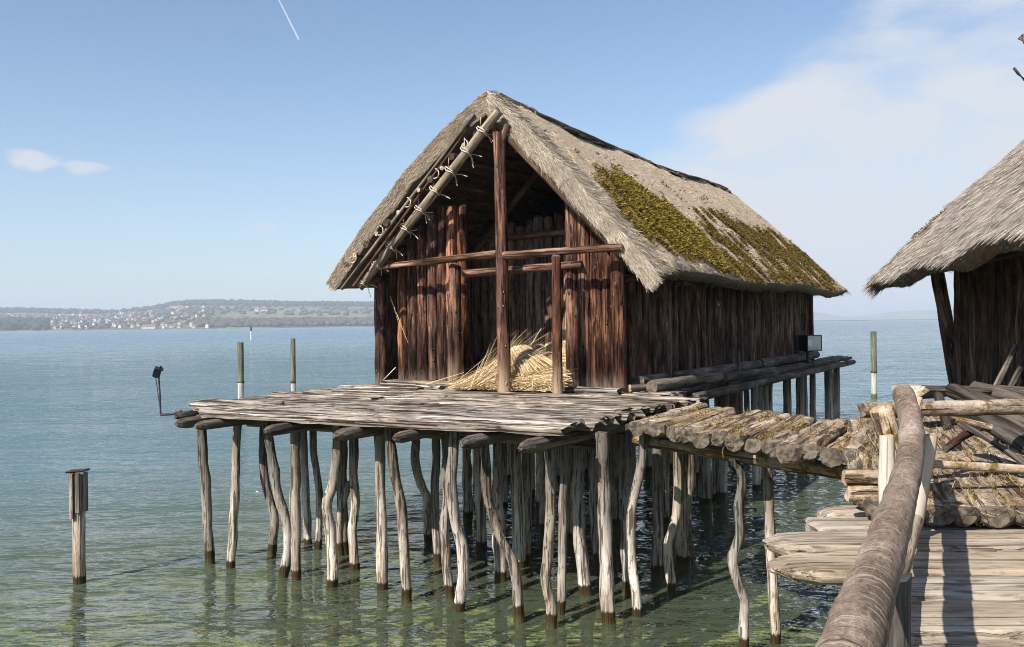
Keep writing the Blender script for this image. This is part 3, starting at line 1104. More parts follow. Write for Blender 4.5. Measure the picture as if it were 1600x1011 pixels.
# side walk along the long wall
for k in range(2):
    v_a = 0.22 + k * 0.36
    cuts = [0.35, 4.2, 8.6, 13.0, 18.45 - k * 0.1]
    for a, b in zip(cuts[:-1], cuts[1:]):
        a2 = a + random.uniform(-0.2, 0.2) * (a > 1)
        me = slab_mesh('plank', b - a2 + 0.1, 0.37, 0.12, M['greylog'], M['end'], seed(), nseg=12, rough=1.3)
        put('plank', me, platform, (v_a + random.uniform(-0.04, 0.04), a2, random.uniform(-0.03, 0.02)), (v_a + random.uniform(-0.04, 0.04), b + 0.1, random.uniform(-0.03, 0.02)))
log('beam', platform, (0.86, 1.5, -0.2), (0.84, 18.2, -0.2), 0.1, 0.09, 'beam', 'end', nseg=18, rough=0.14)
log('beam', platform, (0.1, 1.5, -0.25), (0.1, 17.8, -0.25), 0.1, 0.09, 'beam', 'end', nseg=14)
log('edge_log', platform, (0.55, 0.0, 0.11), (0.8, 3.3, 0.12), 0.13, 0.1, 'greylog', 'end', nseg=10, rough=0.08, knots=2)
log('edge_log', platform, (0.82, 3.5, 0.08), (0.86, 7.4, 0.06), 0.1, 0.09, 'greylog', 'end', nseg=10, rough=0.12)
log('edge_log', platform, (0.2, -0.25, 0.09), (0.55, 0.35, 0.1), 0.07, 0.06, 'greylog', 'endpale', nseg=6)

# ------------------------------------------------------------------ hut body
RV, RZ, T0R, T1R = -2.8, 6.02, -0.42, 15.5          # ridge
EVR, EVL, EZ = 0.95, -6.45, 2.28                    # outer eave lines
WL, WR, LEN = -5.93, 0.0, 14.9


def roof_under(v_):
    """height of the thatch underside above the deck"""
    s = (v_ - RV) / (EVR - RV) if v_ > RV else (RV - v_) / (RV - EVL)
    return RZ - 0.55 - s * (RZ - 0.52 - EZ)


def wall_log(v_, t_, h, r, mat='hut', tip='round', z0=0.0, lean=0.0, name='wall_log', knots=2):
    L = h - z0
    bx = random.uniform(-0.02, 0.02)
    me = log_mesh(name, L, r, r * random.uniform(0.86, 0.98), M[mat], M['end' if mat != 'hut' else 'enddark'], seed(), nseg=14, ns=10, rough=0.1, tip=tip, knots=knots,
                  path=lambda z: (bx * math.sin(3 * z / L), 0))
    o = link(name, me, hut)
    o.matrix_basis = Matrix.Translation((v_, t_, z0)) @ Matrix.Rotation(lean, 4, 'Y') @ Matrix.Rotation(random.uniform(0, 6), 4, 'Z')
    return o


# front, left of the opening: tops step up with the roof
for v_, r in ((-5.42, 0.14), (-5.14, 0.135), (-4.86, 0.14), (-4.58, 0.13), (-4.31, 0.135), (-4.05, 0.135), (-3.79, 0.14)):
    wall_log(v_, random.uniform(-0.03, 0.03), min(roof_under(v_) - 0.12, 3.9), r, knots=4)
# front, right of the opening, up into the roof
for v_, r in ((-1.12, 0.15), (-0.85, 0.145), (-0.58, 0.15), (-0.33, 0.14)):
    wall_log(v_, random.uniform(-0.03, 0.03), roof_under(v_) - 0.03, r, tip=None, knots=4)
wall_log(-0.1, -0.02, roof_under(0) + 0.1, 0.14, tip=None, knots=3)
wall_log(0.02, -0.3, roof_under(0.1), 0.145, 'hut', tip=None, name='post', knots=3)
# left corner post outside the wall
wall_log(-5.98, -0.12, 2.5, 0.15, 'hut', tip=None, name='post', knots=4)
# recessed wall behind the straw
for k in range(22):
    v_ = -5.75 + k * 0.262
    wall_log(v_, 2.7 + random.uniform(-0.03, 0.03), min(roof_under(v_) - 0.1, 3.75 + random.uniform(-0.1, 0.15)), 0.135, 'innerwood', knots=2)
log('rail', hut, (-5.6, 2.52, 3.42), (-0.2, 2.52, 3.5), 0.085, 0.08, 'innerwood', 'end', nseg=10)
# a lighter partition inside, seen through the opening on the right
# long right wall
t_ = 0.28
while t_ < LEN:
    r = random.uniform(0.1, 0.15)
    wall_log(random.uniform(-0.03, 0.03), t_, roof_under(0) - 0.02, r, 'oldwood', tip=None, z0=0.1, knots=1)
    t_ += r * 2 * 1.03
wall_log(0.13, 1.72, roof_under(0.1), 0.15, 'oldwood', tip=None, name='post')
wall_log(0.12, LEN - 0.1, roof_under(0.1), 0.13, 'oldwood', tip=None, name='post')
log('sill_log', hut, (0.2, 0.15, 0.17), (0.2, 1.55, 0.17), 0.13, 0.12, 'greylog', 'end', nseg=8)
log('sill_log', hut, (0.2, 1.95, 0.16), (0.2, 8.6, 0.16), 0.13, 0.12, 'greylog', 'end', nseg=12, rough=0.12)
log('sill_log', hut, (0.22, 8.4, 0.17), (0.2, 15.3, 0.17), 0.14, 0.12, 'greylog', 'end', nseg=12, rough=0.12)
log('brace', hut, (0.42, 5.9, 0.05), (0.4, 5.95, 0.6), 0.05, 0.05, 'greylog', 'end', nseg=4)
# left and rear walls
t_ = 0.3
while t_ < LEN:
    r = 0.17
    wall_log(WL, t_, roof_under(WL), r, 'oldwood', tip=None, z0=0.05, knots=0)
    t_ += r * 1.95
for k in range(19):
    wall_log(-5.7 + k * 0.31, LEN, min(roof_under(-5.7 + k * 0.31) - 0.1, 3.4), 0.165, 'oldwood', tip=None, knots=0)
# floor boards
for k in range(20):
    me = slab_mesh('floor_plank', 5.8, 0.71, 0.1, M['deck'], M['end'], seed(), nseg=6)
    put('floor_plank', me, hut, (WL + 0.05, 0.72 + k * 0.73, -0.01), (WR - 0.05, 0.72 + k * 0.73, -0.01))
me = slab_mesh('sill_plank', 1.35, 0.24, 0.13, M['deck'], M['end'], seed(), nseg=8)
put('sill_plank', me, hut, (-1.25, -0.42, 0.1), (0.12, -0.45, 0.09))
me = slab_mesh('sill_plank', 1.9, 0.3, 0.13, M['deck'], M['end'], seed(), nseg=8)
put('sill_plank', me, hut, (-5.6, -0.3, 0.13), (-3.75, -0.32, 0.12))
me = slab_mesh('sill_plank', 1.7, 0.3, 0.12, M['deck'], M['end'], seed(), nseg=8)
put('sill_plank', me, hut, (-5.5, -0.6, 0.07), (-3.85, -0.62, 0.06))
# front posts and beams
log('gable_post', hut, (-2.2, -0.9, -0.02), (-2.42, -0.62, 5.18), 0.135, 0.12, 'post', 'end', nseg=18, rough=0.08, knots=9, up=(0, 1, 0))
log('gable_post_fork', hut, (-2.43, -0.62, 5.0), (-2.62, -0.6, 5.42), 0.085, 0.06, 'post', 'end', nseg=5, up=(0, 1, 0))
log('gable_post_fork', hut, (-2.38, -0.62, 5.0), (-2.22, -0.6, 5.36), 0.08, 0.06, 'post', 'end', nseg=5, up=(0, 1, 0))
log('door_post', hut, (-3.68, -0.52, -0.02), (-3.62, -0.52, 2.56), 0.145, 0.13, 'post', 'end', nseg=12, rough=0.08, knots=6, tip='round', up=(0, 1, 0))
log('door_post', hut, (-1.0, -0.9, -0.02), (-1.02, -0.86, 2.62), 0.1, 0.09, 'post', 'end', nseg=12, rough=0.08, knots=5, tip='round', up=(0, 1, 0))
log('tie_beam', hut, (-5.45, -0.7, 2.62), (-2.3, -0.74, 2.76), 0.068, 0.082, 'tie', 'end', nseg=14, rough=0.12, knots=2)
log('tie_beam', hut, (-2.22, -0.8, 2.7), (0.32, -0.78, 2.74), 0.085, 0.07, 'tie', 'endpale', nseg=14, rough=0.12, knots=2)
log('tie_beam', hut, (-3.6, -0.2, 2.42), (-0.8, -0.2, 2.5), 0.085, 0.08, 'post', 'end', nseg=10, rough=0.12)
log('wall_plate', hut, (-5.98, -0.75, 2.42), (-5.95, LEN, 2.4), 0.1, 0.1, 'hut', 'end', nseg=8)
log('wall_plate', hut, (0.02, -0.1, 2.2), (0.0, LEN + 0.3, 2.2), 0.09, 0.09, 'oldwood', 'enddark', nseg=8)
log('ridge_beam', hut, (RV + 0.2, -0.75, 5.36), (RV + 0.1, T1R, 5.36), 0.1, 0.1, 'darkpole', 'enddark', nseg=8)

# rafters (paired) with lashings on the front one
rt = log('rafter', hut, (-5.95, -0.85, 2.2), (-2.35, -0.72, 5.62), 0.1, 0.095, 'pole', 'end', nseg=14, rough=0.05, knots=2)


def tube_mesh(name, pts, r, mat, ns=5):
    verts, faces = [], []
    pts = [Vector(p_) for p_ in pts]
    for i_, p_ in enumerate(pts):
        d_ = (pts[min(i_ + 1, len(pts) - 1)] - pts[max(i_ - 1, 0)]).normalized()
        a_ = d_.orthogonal().normalized()
        b_ = d_.cross(a_)
        for j in range(ns):
            q = 2 * math.pi * j / ns
            verts.append(p_ + (a_ * math.cos(q) + b_ * math.sin(q)) * r)
    for i_ in range(len(pts) - 1):
        for j in range(ns):
            k = (j + 1) % ns
            faces.append((i_ * ns + j, i_ * ns + k, (i_ + 1) * ns + k, (i_ + 1) * ns + j))
    return mesh_from(name, verts, faces, [mat])


def join_tubes(name, tubes, mat, ns=5):
    V_, F_ = [], []
    for pts, r in tubes:
        me = tube_mesh('tmp', pts, r, mat, ns)
        b = len(V_)
        V_ += [v_.co.copy() for v_ in me.vertices]
        F_ += [tuple(b + q for q in p_.vertices) for p_ in me.polygons]
        bpy.data.meshes.remove(me)
    return mesh_from(name, V_, F_, [mat])


RL = rt.data.vertices[-1].co.z
for k in range(9):
    z_ = 0.12 + k * (RL - 0.5) / 8.3
    tubes = []
    for q in range(2):
        zz = z_ + q * 0.035
        rr = 0.112
        tubes.append(([(rr * math.cos(a_), rr * math.sin(a_) + (0.05 if math.sin(a_) > 0.5 else 0), zz + 0.03 * math.sin(a_ * 2 + q)) for a_ in [j * 0.524 for j in range(13)]], 0.011))
    tubes.append(([(0.02, 0.1, z_), (0.02, 0.2, z_ + 0.1), (0.03, 0.27, z_ + 0.16)], 0.01))
    for q in range(3):
        s1, s2 = random.uniform(-0.16, 0.16), random.uniform(-0.2, 0.02)
        tubes.append(([(0.1, -0.05, z_), (0.13, -0.12 + s2 * 0.3, z_ + s1 * 0.6), (0.12, -0.14 + s2, z_ + s1)], 0.008))
    lo = link('lashing', join_tubes('lashing', tubes, M['cord']), rt)
rr_ = log('rafter', hut, (0.45, -0.42, 2.3), (-2.6, -0.5, 5.45), 0.085, 0.08, 'darkpole', 'end', nseg=10, rough=0.06)
for t_ in (2.4, 5.0, 7.6):
    log('rafter', hut, (-5.95, t_, 2.3), (-2.75, t_, 5.4), 0.085, 0.08, 'darkpole', 'end', nseg=8)
    log('rafter', hut, (0.35, t_, 2.3), (-2.8, t_, 5.4), 0.085, 0.08, 'darkpole', 'end', nseg=8)
# purlins: round ends show below the thatch edge
for k in range(13):
    s = 0.06 + k * 0.0725
    v_ = RV + (EVL + 0.25 - RV) * s
    z_ = roof_under(v_) - 0.03
    tf = -0.55 - 0.75 * s - random.uniform(0, 0.1)
    log('purlin', hut, (v_, tf, z_), (v_, 8.0, z_), 0.05 if k % 2 else 0.075, 0.05, 'darkpole', 'endpale' if k % 2 else 'enddark', nseg=6)
for k in range(10):
    s = 0.1 + k * 0.085
    v_ = RV + (EVR - RV) * s
    z_ = roof_under(v_) - 0.03
    log('purlin', hut, (v_, -0.45 - 0.1 * s, z_), (v_, 8.0, z_), 0.05, 0.05, 'darkpole', 'enddark', nseg=6)
# thin poles binding the left thatch edge
log('verge_pole', hut, (EVL + 0.35, -1.28, 2.14), (RV - 0.22, -0.62, 5.66), 0.035, 0.03, 'pole', 'end', nseg=12, rough=0.08)
log('verge_pole', hut, (EVL + 0.62, -1.2, 2.2), (RV - 0.35, -0.6, 5.45), 0.03, 0.025, 'darkpole', 'end', nseg=12, rough=0.08)
# light broken loops of cord at the purlin ends
tubes = []
for k in range(5):
    s = 0.12 + 0.19 * k
    v_ = RV + (EVL + 0.3 - RV) * s
    z_ = roof_under(v_) - 0.05
    tf = -0.62 - 0.72 * s
    tubes.append(([(v_ + 0.1 * math.cos(a_), tf - 0.05, z_ - 0.02 + 0.1 * math.sin(a_)) for a_ in [-1.9 + j * 0.42 for j in range(9)]], 0.012))
link('lashing', join_tubes('lashing', tubes, M['cord']), hut)


# ------------------------------------------------------------------ thatch
class Slope:
    """outer thatch surface of one roof side, s along the ridge 0..1, q from ridge 0 to eave 1"""

    def __init__(self, ridge, eave, bulge, kick, sg):
        self.ridge, self.eave, self.bulge, self.kick, self.sg = ridge, eave, bulge, kick, sg
        self.seed = int(abs(sg * 13)) + len(str(ridge(0)))

    def pos(self, s, q):
        R = self.ridge(s)
        Ee = self.eave(s)
        p_ = R * (1 - q)[..., None] + Ee * q[..., None]
        p_[..., 2] += self.bulge * np.sin(np.pi * np.clip(q, 0, 1)) ** 0.8 + self.kick * np.clip(q - 0.72, 0, 1) ** 2 * 6
        p_[..., 2] += (fnoise(s * 22 + 3, q * 8 + 5, self.seed) - 0.5) * 0.10 + (fnoise(s * 70 + 1, q * 22, self.seed + 9) - 0.5) * 0.05
        return p_

    def frame(self, s, q):
        e = 0.01
        p_ = self.pos(s, q)
        dq = unit(self.pos(s, q + e) - self.pos(s, q - e))
        ds = unit(self.pos(s + e, q) - self.pos(s - e, q))
        n_ = unit(np.cross(ds, dq)) * self.sg
        return p_, dq, ds, n_


body_out = []


def roof_body(name, sl, th, parent, mat, ns=60, nq=16, q1=1.0):
    S, Q = np.meshgrid(np.linspace(0, 1, ns), np.linspace(0, q1, nq))
    p_, dq, ds, n_ = sl.frame(S, Q)
    outer = p_
    thick = th * (1 - 0.25 * Q)[..., None]
    inner = p_ - n_ * thick
    verts = np.concatenate([outer.reshape(-1, 3), inner.reshape(-1, 3)])
    N_ = ns * nq
    faces, outf = [], []
    for j in range(nq - 1):
        for i_ in range(ns - 1):
            a = j * ns + i_
            outf.append(len(faces))
            faces.append((a, a + 1, a + ns + 1, a + ns))
            faces.append((N_ + a, N_ + a + ns, N_ + a + ns + 1, N_ + a + 1))
    for i_ in range(ns - 1):
        a = (nq - 1) * ns + i_
        faces.append((a, a + 1, N_ + a + 1, N_ + a))
        faces.append((i_, N_ + i_, N_ + i_ + 1, i_ + 1))
    for j in range(nq - 1):
        for i_ in (0, ns - 1):
            a = j * ns + i_
            faces.append((a, a + ns, N_ + a + ns, N_ + a))
    body_out.append(set(outf))
    return verts, faces


def thatch_strands(sl, n, L, w, lift, jit, s0=0.0, s1=1.0, q0=0.0, q1=1.0, bias=None):
    s = rng.uniform(s0, s1, n)
    q = rng.uniform(q0, q1, n)
    p_, dq, ds, n_ = sl.frame(s, q)
    d = unit(dq + ds * rng.normal(0, jit, n)[:, None] + n_ * rng.normal(lift, lift * 0.8, n)[:, None])
    wd = unit(ds + n_ * rng.normal(0, 0.5, n)[:, None])
    base = p_ - dq * 0.08 - n_ * 0.015
    return base, d, wd, rng.uniform(L[0], L[1], n), rng.uniform(w[0], w[1], n)


def edge_strands(sl, n, s_at, th, L, w, q0=0.0, q1=1.0, out=-1.0):
    """cut straw along a verge face"""
    s = np.full(n, s_at) if np.isscalar(s_at) else s_at
    q = rng.uniform(q0, q1, n)
    p_, dq, ds, n_ = sl.frame(np.full(n, s_at), q)
    dep = rng.uniform(0, 1, n)
    base = p_ - n_ * (dep * th * (1 - 0.25 * q))[:, None] + ds * out * rng.uniform(0, 0.03, n)[:, None]
    d = unit(dq + ds * out * np.abs(rng.normal(0.12, 0.16, n))[:, None] - n_ * rng.normal(0.05, 0.15, n)[:, None])
    wd = unit(n_ * rng.normal(1, 0.3, n)[:, None] + ds * rng.normal(0, 0.5, n)[:, None])
    return base, d, wd, rng.uniform(L[0], L[1], n), rng.uniform(w[0], w[1], n)


def eave_strands(sl, n, th, L, w, s0=0.0, s1=1.0):
    s = rng.uniform(s0, s1, n)
    p_, dq, ds, n_ = sl.frame(s, np.full(n, 0.985))
    dep = rng.uniform(0, 1, n)
    base = p_ - n_ * (dep * th * 0.75)[:, None] - dq * 0.05
    d = unit(dq + ds * rng.normal(0, 0.14, n)[:, None] - np.array([0, 0, 1.0]) * np.abs(rng.normal(0, 0.14, n))[:, None])
    wd = unit(ds + n_ * rng.normal(0, 0.6, n)[:, None])
    return base, d, wd, rng.uniform(L[0], L[1], n) * (0.5 + fnoise(s * 90, s * 0, 77)), rng.uniform(w[0], w[1], n)


def cat_strands(*parts):
    return [np.concatenate([np.broadcast_to(p_[i_], (len(p_[0]),) + np.shape(p_[i_])[1:]) for p_ in parts]) for i_ in range(5)]


def ridgeA(s):
    s = np.asarray(s, float)
    return np.stack([np.full_like(s, RV), T0R + (T1R - T0R) * s, RZ - 0.10 * np.sin(np.pi * s) + 0.05 * np.sin(s * 17) + 0.15 * np.exp(-s * 7)], -1)


def eaveR_(s):
    s = np.asarray(s, float)
    t_ = -0.7 + (16.9 + 0.7) * s
    front = np.clip((1.6 - t_) / 2.2, 0, 1)
    return np.stack([np.full_like(s, EVR) - 0.06 * np.sin(s * 9), t_, EZ + 0.05 * np.sin(s * 13) - 0.06 * front + 0.02], -1)


def eaveL_(s):
    s = np.asarray(s, float)
    return np.stack([np.full_like(s, EVL), -1.3 + (16.9 + 1.3) * s, np.full_like(s, EZ + 0.07)], -1)


slR = Slope(ridgeA, eaveR_, 0.12, 0.03, -1.0)
slL = Slope(ridgeA, eaveL_, 0.34, 0.0, 1.0)


# make sure the normals point outward
for sl in (slR, slL):
    n_ = sl.frame(np.array([0.5]), np.array([0.5]))[3]
    if n_[0, 2] < 0:
        sl.sg *= -1

TH_R, TH_L = 0.36, 0.42
V1, F1 = roof_body('roof', slR, TH_R, hut, M['body'])
V2, F2 = roof_body('roof', slL, TH_L, hut, M['body'])
# rear hip closes the end of the roof
ns_h = 10
hipV, hipF = [], []
rb = np.array([RV, T1R, RZ - 0.02])
for i_ in range(ns_h + 1):
    u = i_ / ns_h
    e_ = eaveL_(np.array(1.0)) * (1 - u) + eaveR_(np.array(1.0)) * u
    e_ = e_ + np.array([0, 0.25 * math.sin(math.pi * u), 0])
    hipV.append(e_)
base = len(hipV)
hipV.append(rb)
for i_ in range(ns_h):
    hipF.append((i_, i_ + 1, base))
off1 = len(V1)
off2 = off1 + len(V2)
allV = np.concatenate([V1, V2, np.array(hipV)])
allF = F1 + [tuple(a + off1 for a in f_) for f_ in F2] + [tuple(a + off2 for a in f_) for f_ in hipF]
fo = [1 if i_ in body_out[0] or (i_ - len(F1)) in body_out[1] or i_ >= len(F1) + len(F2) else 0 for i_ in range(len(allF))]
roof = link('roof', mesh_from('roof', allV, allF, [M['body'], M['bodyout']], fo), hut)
roof['label'] = 'thick grey brown thatched roof with yellow green moss on its right side'

parts = [
    thatch_strands(slR, 260000, (0.05, 0.12), (0.006, 0.015), 0.11, 0.2),
    thatch_strands(slL, 20000, (0.08, 0.2), (0.010, 0.02), 0.12, 0.15, 0.0, 0.25),
]
link('thatch_straw', strands_mesh('thatch_straw', *cat_strands(*parts), M['thatch']), roof, 'stuff')
parts = [
    thatch_strands(slR, 12000, (0.12, 0.26), (0.007, 0.014), 0.2, 0.2, 0.0, 0.05),
    edge_strands(slR, 26000, 0.0, TH_R, (0.10, 0.28), (0.006, 0.012)),
]
link('thatch_straw', strands_mesh('thatch_straw', *cat_strands(*parts), M['thatchedge']), roof, 'stuff')
parts = [
    edge_strands(slL, 30000, 0.0, TH_L, (0.05, 0.14), (0.006, 0.013)),
    eave_strands(slL, 5000, TH_L, (0.03, 0.1), (0.008, 0.016), 0, 0.4),
    eave_strands(slR, 16000, TH_R, (0.02, 0.09), (0.008, 0.016)),
]
link('thatch_straw', strands_mesh('thatch_straw', *cat_strands(*parts), M['thatchrim']), roof, 'stuff')
# straw of the rear hip
n = 9000
u, q = rng.uniform(0, 1, n), np.sqrt(rng.uniform(0, 1, n))
eL, eR = eaveL_(np.ones(n)), eaveR_(np.ones(n))
e_ = eL * (1 - u)[:, None] + eR * u[:, None] + np.stack([0 * u, 0.25 * np.sin(np.pi * u), 0 * u], -1)
d = unit(e_ - rb)
pp = rb + (e_ - rb) * q[:, None] + np.array([0, 0.03, 0.02])
link('thatch_straw', strands_mesh('thatch_straw', pp, unit(d + rng.normal(0, 0.1, (n, 3)) + np.array([0, 0.1, 0.05])), unit(rng.normal(0, 1, (n, 3)) * 0.3 + np.array([1.0, 0, 0])),
                                  rng.uniform(0.15, 0.32, n), rng.uniform(0.012, 0.024, n), M['thatch']), roof, 'stuff')

# moss: measured patches on the right slope, broken up by noise and drawn out downslope
def on_slope(px, py):
    u, v_ = un(px, py)
    o_ = wl((0, 0, EYE))
    dd = wl(Vector((u, 1, EYE - v_))) - o_
    best = None
    for k in range(400):
        s = 12 + k * 0.06
        h_ = o_ + dd * s
        q = (h_.x - RV) / (EVR - RV)
        surf = RZ + (EZ - RZ) * q + 0.1
        e_ = abs(h_.z - surf)
        if 0 <= q <= 1.02 and (best is None or e_ < best[0]):
            tr_, te_ = T0R, -0.7
            best = (e_, h_.y, q)
    t0_, t1_ = T0R + (-0.7 - T0R) * best[2], T1R + (16.9 - T1R) * best[2]
    return (best[1] - t0_) / (t1_ - t0_), best[2]


def inside(s, q, poly):
    c = np.zeros(len(s), bool)
    j = len(poly) - 1
    for i_ in range(len(poly)):
        (x1, y1), (x2, y2) = poly[i_], poly[j]
        c ^= ((y1 > q) != (y2 > q)) & (s < (x2 - x1) * (q - y1) / (y2 - y1 + 1e-9) + x1)
        j = i_
    return c


poly1 = [on_slope(*p_) for p_ in ((942, 282), (985, 284), (1040, 318), (1085, 350), (1125, 395), (1160, 432), (1118, 415), (1080, 400), (1035, 388), (1000, 365), (965, 325), (942, 300))]
poly2 = [on_slope(*p_) for p_ in ((1085, 325), (1150, 350), (1205, 365), (1245, 385), (1290, 425), (1318, 452), (1270, 450), (1215, 440), (1170, 440), (1135, 400), (1110, 370))]
n = 200000
s, q = rng.uniform(0.03, 1, n), rng.uniform(0.2, 1.0, n)
nz = fnoise(s * 60, q * 7, 31)
nz2_ = fnoise(s * 200, q * 34, 44)
nz3_ = fnoise(s * 260 + q * 6, q * 6, 52)
fade = rng.random(n) ** 1.4 * 0.07
k1 = inside(s + (nz2_ - 0.5) * 0.04 + rng.normal(0, 0.006, n), q + (nz - 0.5) * 0.12 + rng.normal(0, 0.02, n), poly1) & (nz * 0.35 + nz2_ * 0.15 + nz3_ * 0.5 > 0.445 + fade)
k2 = inside(s + (nz2_ - 0.5) * 0.04 + rng.normal(0, 0.008, n), q + (nz - 0.5) * 0.12 + rng.normal(0, 0.02, n), poly2) & (nz * 0.4 + nz2_ * 0.1 + nz3_ * 0.5 > 0.53 + fade)
k3 = (nz * 0.3 + nz2_ * 0.4 + nz3_ * 0.3 > 0.70) & (rng.random(n) < 0.4)
edge_ = k1 & ((nz * 0.35 + nz2_ * 0.15 + nz3_ * 0.5 < 0.51) | (rng.random(n) < 0.28))
for kk, mm_ in ((k1 & ~edge_, 'moss'), ((k2 | k3 | edge_) & ~(k1 & ~edge_), 'oldmoss')):
    s1_, q1_, h1_ = (np.repeat(z_, 2) for z_ in (s[kk], q[kk], nz[kk] * 0.09 + (0.04 if mm_ == 'moss' else 0.0)))
    s1_, q1_ = s1_ + rng.normal(0, 0.0008, len(s1_)), q1_ + rng.normal(0, 0.004, len(q1_))
    p_, dq, ds, n_ = slR.frame(s1_, q1_)
    d = unit(n_ + dq * rng.normal(0.6, 0.5, len(s1_))[:, None] + ds * rng.normal(0, 0.5, len(s1_))[:, None])
    wd = unit(rng.normal(0, 1, (len(s1_), 3)))
    pb = p_ + n_ * (h1_ * rng.uniform(0.1, 1, len(s1_)))[:, None]
    link('moss', strands_mesh('moss', pb, d, wd, rng.uniform(0.025, 0.065, len(s1_)), rng.uniform(0.015, 0.035, len(s1_)), M[mm_], 0.6), roof, 'stuff')

# dark branches pressed along the ridge
for k in range(26):
    t_ = random.uniform(T0R + 0.1, T1R - 1.5) if k > 6 else T0R + 0.3 + k * 2.15
    L = random.uniform(1.2, 2.8)
    t2 = min(t_ + L, T1R + 0.3)
    dv, dz_ = random.uniform(-0.08, 0.2), random.uniform(-0.03, 0.03)
    ra = lambda t__: RZ - 0.10 * math.sin(math.pi * (t__ - T0R) / (T1R - T0R)) + 0.15 * math.exp(-7 * (t__ - T0R) / (T1R - T0R))
    z2_ = -0.9 * max(dv - 0.06, 0)
    log('ridge_branch', roof, (RV + dv, t_, ra(t_) + 0.02 + dz_ + z2_), (RV + dv + random.uniform(-0.06, 0.06), t2, ra(t2) + 0.03 + dz_ + z2_ + (random.uniform(0, 0.1) if k % 5 == 0 else 0)),
        random.uniform(0.018, 0.04), 0.015, 'cap' if k % 3 else 'greylog', 'end', nseg=7, ns=6, rough=0.25, sag=0.04)
cap_s = np.linspace(0.03, 1.0, 60)
cv, cf = [], []
for s_ in cap_s:
    c_ = ridgeA(s_)
    f_ = 0.03 * math.sin(s_ * 61) + 0.02 * math.sin(s_ * 143)
    for a_, b_ in ((-0.2, -0.14), (-0.1, 0.02), (0.0, 0.05), (0.06, 0.02), (0.12 + f_, -0.07)):
        cv.append((c_[0] + a_, c_[1], c_[2] + b_ + random.uniform(-0.025, 0.025)))
for i_ in range(len(cap_s) - 1):
    for j in range(4):
        cf.append((i_ * 5 + j, i_ * 5 + j + 1, i_ * 5 + 6 + j, i_ * 5 + 5 + j))
link('ridge_cap', mesh_from('ridge_cap', cv, cf, [M['cap']]), roof)
for (a_, b_) in ((0.12, -0.35), (0.3, -0.3)):
    log('ridge_branch', roof, (RV - 0.3 - a_, b_, RZ - 0.25 - a_), (RV - 0.28 - a_, b_ - 0.12, RZ - 0.02 - a_), 0.035, 0.04, 'cap', 'end', nseg=3, ns=6)

# ------------------------------------------------------------------ straw in the porch
n = 9000
v_ = rng.uniform(-3.45, -1.2, n)
t_ = np.where(rng.random(n) < 0.5, rng.uniform(-0.82, -0.1, n), rng.uniform(-0.3, 1.9, n))
hmax = (np.clip((t_ + 1.1) / 2.0, 0, 1) * 0.8 + 0.1) * np.clip(1.25 - np.abs(v_ + 1.9) / 1.7, 0, 1) + 0.04
P = np.stack([v_, t_, rng.uniform(0.0, 1.0, n) * hmax], -1)
ang = rng.uniform(0, math.pi, n)
dd = unit(np.stack([np.cos(ang), 0.6 * np.sin(ang), rng.normal(0.0, 0.16, n) - 0.0], -1))
L = rng.uniform(0.2, 0.55, n)
dd[:, 2] = np.abs(dd[:, 2]) * 0.8 + 0.02
P = P - dd * (L * 0.5)[:, None]
P[:, 2] = np.maximum(P[:, 2], 0.03)
st1 = (P, dd, unit(rng.normal(0, 1, (n, 3)) + np.array([0, -0.6, 0.8])), L, rng.uniform(0.008, 0.016, n))
# fan of stalks at the left side
n = 700
a0 = np.stack([rng.normal(-3.05, 0.22, n), rng.normal(-0.85, 0.12, n), rng.uniform(0.02, 0.12, n)], -1)
b0 = np.stack([rng.normal(-2.35, 0.28, n), rng.normal(0.3, 0.35, n), rng.normal(0.75, 0.16, n)], -1)
Lf = np.linalg.norm(b0 - a0, axis=1)
st2 = (a0, unit(b0 - a0), unit(rng.normal(0, 1, (n, 3)) + np.array([0.6, -0.2, 0.6])), Lf * rng.uniform(0.6, 1.2, n), rng.uniform(0.008, 0.015, n))
# a few long loose stalks
lo_p, lo_d, lo_l = [], [], []
for a, b in (((-2.95, -0.6, 0.15), (-2.25, -0.2, 1.2)), ((-2.7, 0.3, 0.3), (-2.3, 0.8, 1.25)), ((-4.6, -0.75, 0.15), (-3.2, -0.75, 0.1)), ((-4.2, -0.8, 0.1), (-3.3, -0.7, 0.35)),
             ((-5.55, -0.25, 1.9), (-5.1, -0.25, 0.95)), ((-5.62, -0.2, 2.0), (-5.35, -0.22, 1.3)), ((-5.5, -0.2, 0.4), (-5.7, -0.4, 0.12)), ((-2.0, 0.6, 0.7), (-1.85, 0.9, 1.35))):
    a, b = np.array(a), np.array(b)
    lo_p.append(a), lo_d.append(unit(b - a)), lo_l.append(np.linalg.norm(b - a))
st3 = (np.array(lo_p), np.array(lo_d), unit(np.cross(np.array(lo_d), np.array([[0.1, 1.0, 0.1]]))), np.array(lo_l), np.full(len(lo_p), 0.018))
so = empty('straw', hw(-2.2, 0.0, 0.0), 'loose golden straw heaped on the floor of the open porch', 'straw', -TH)
me = strands_mesh('straw', *cat_strands(st1, st2, st3), M['straw'])
me.transform(Matrix.Translation((2.2, 0, 0)))
o = link('loose_straw', me, so, 'stuff')


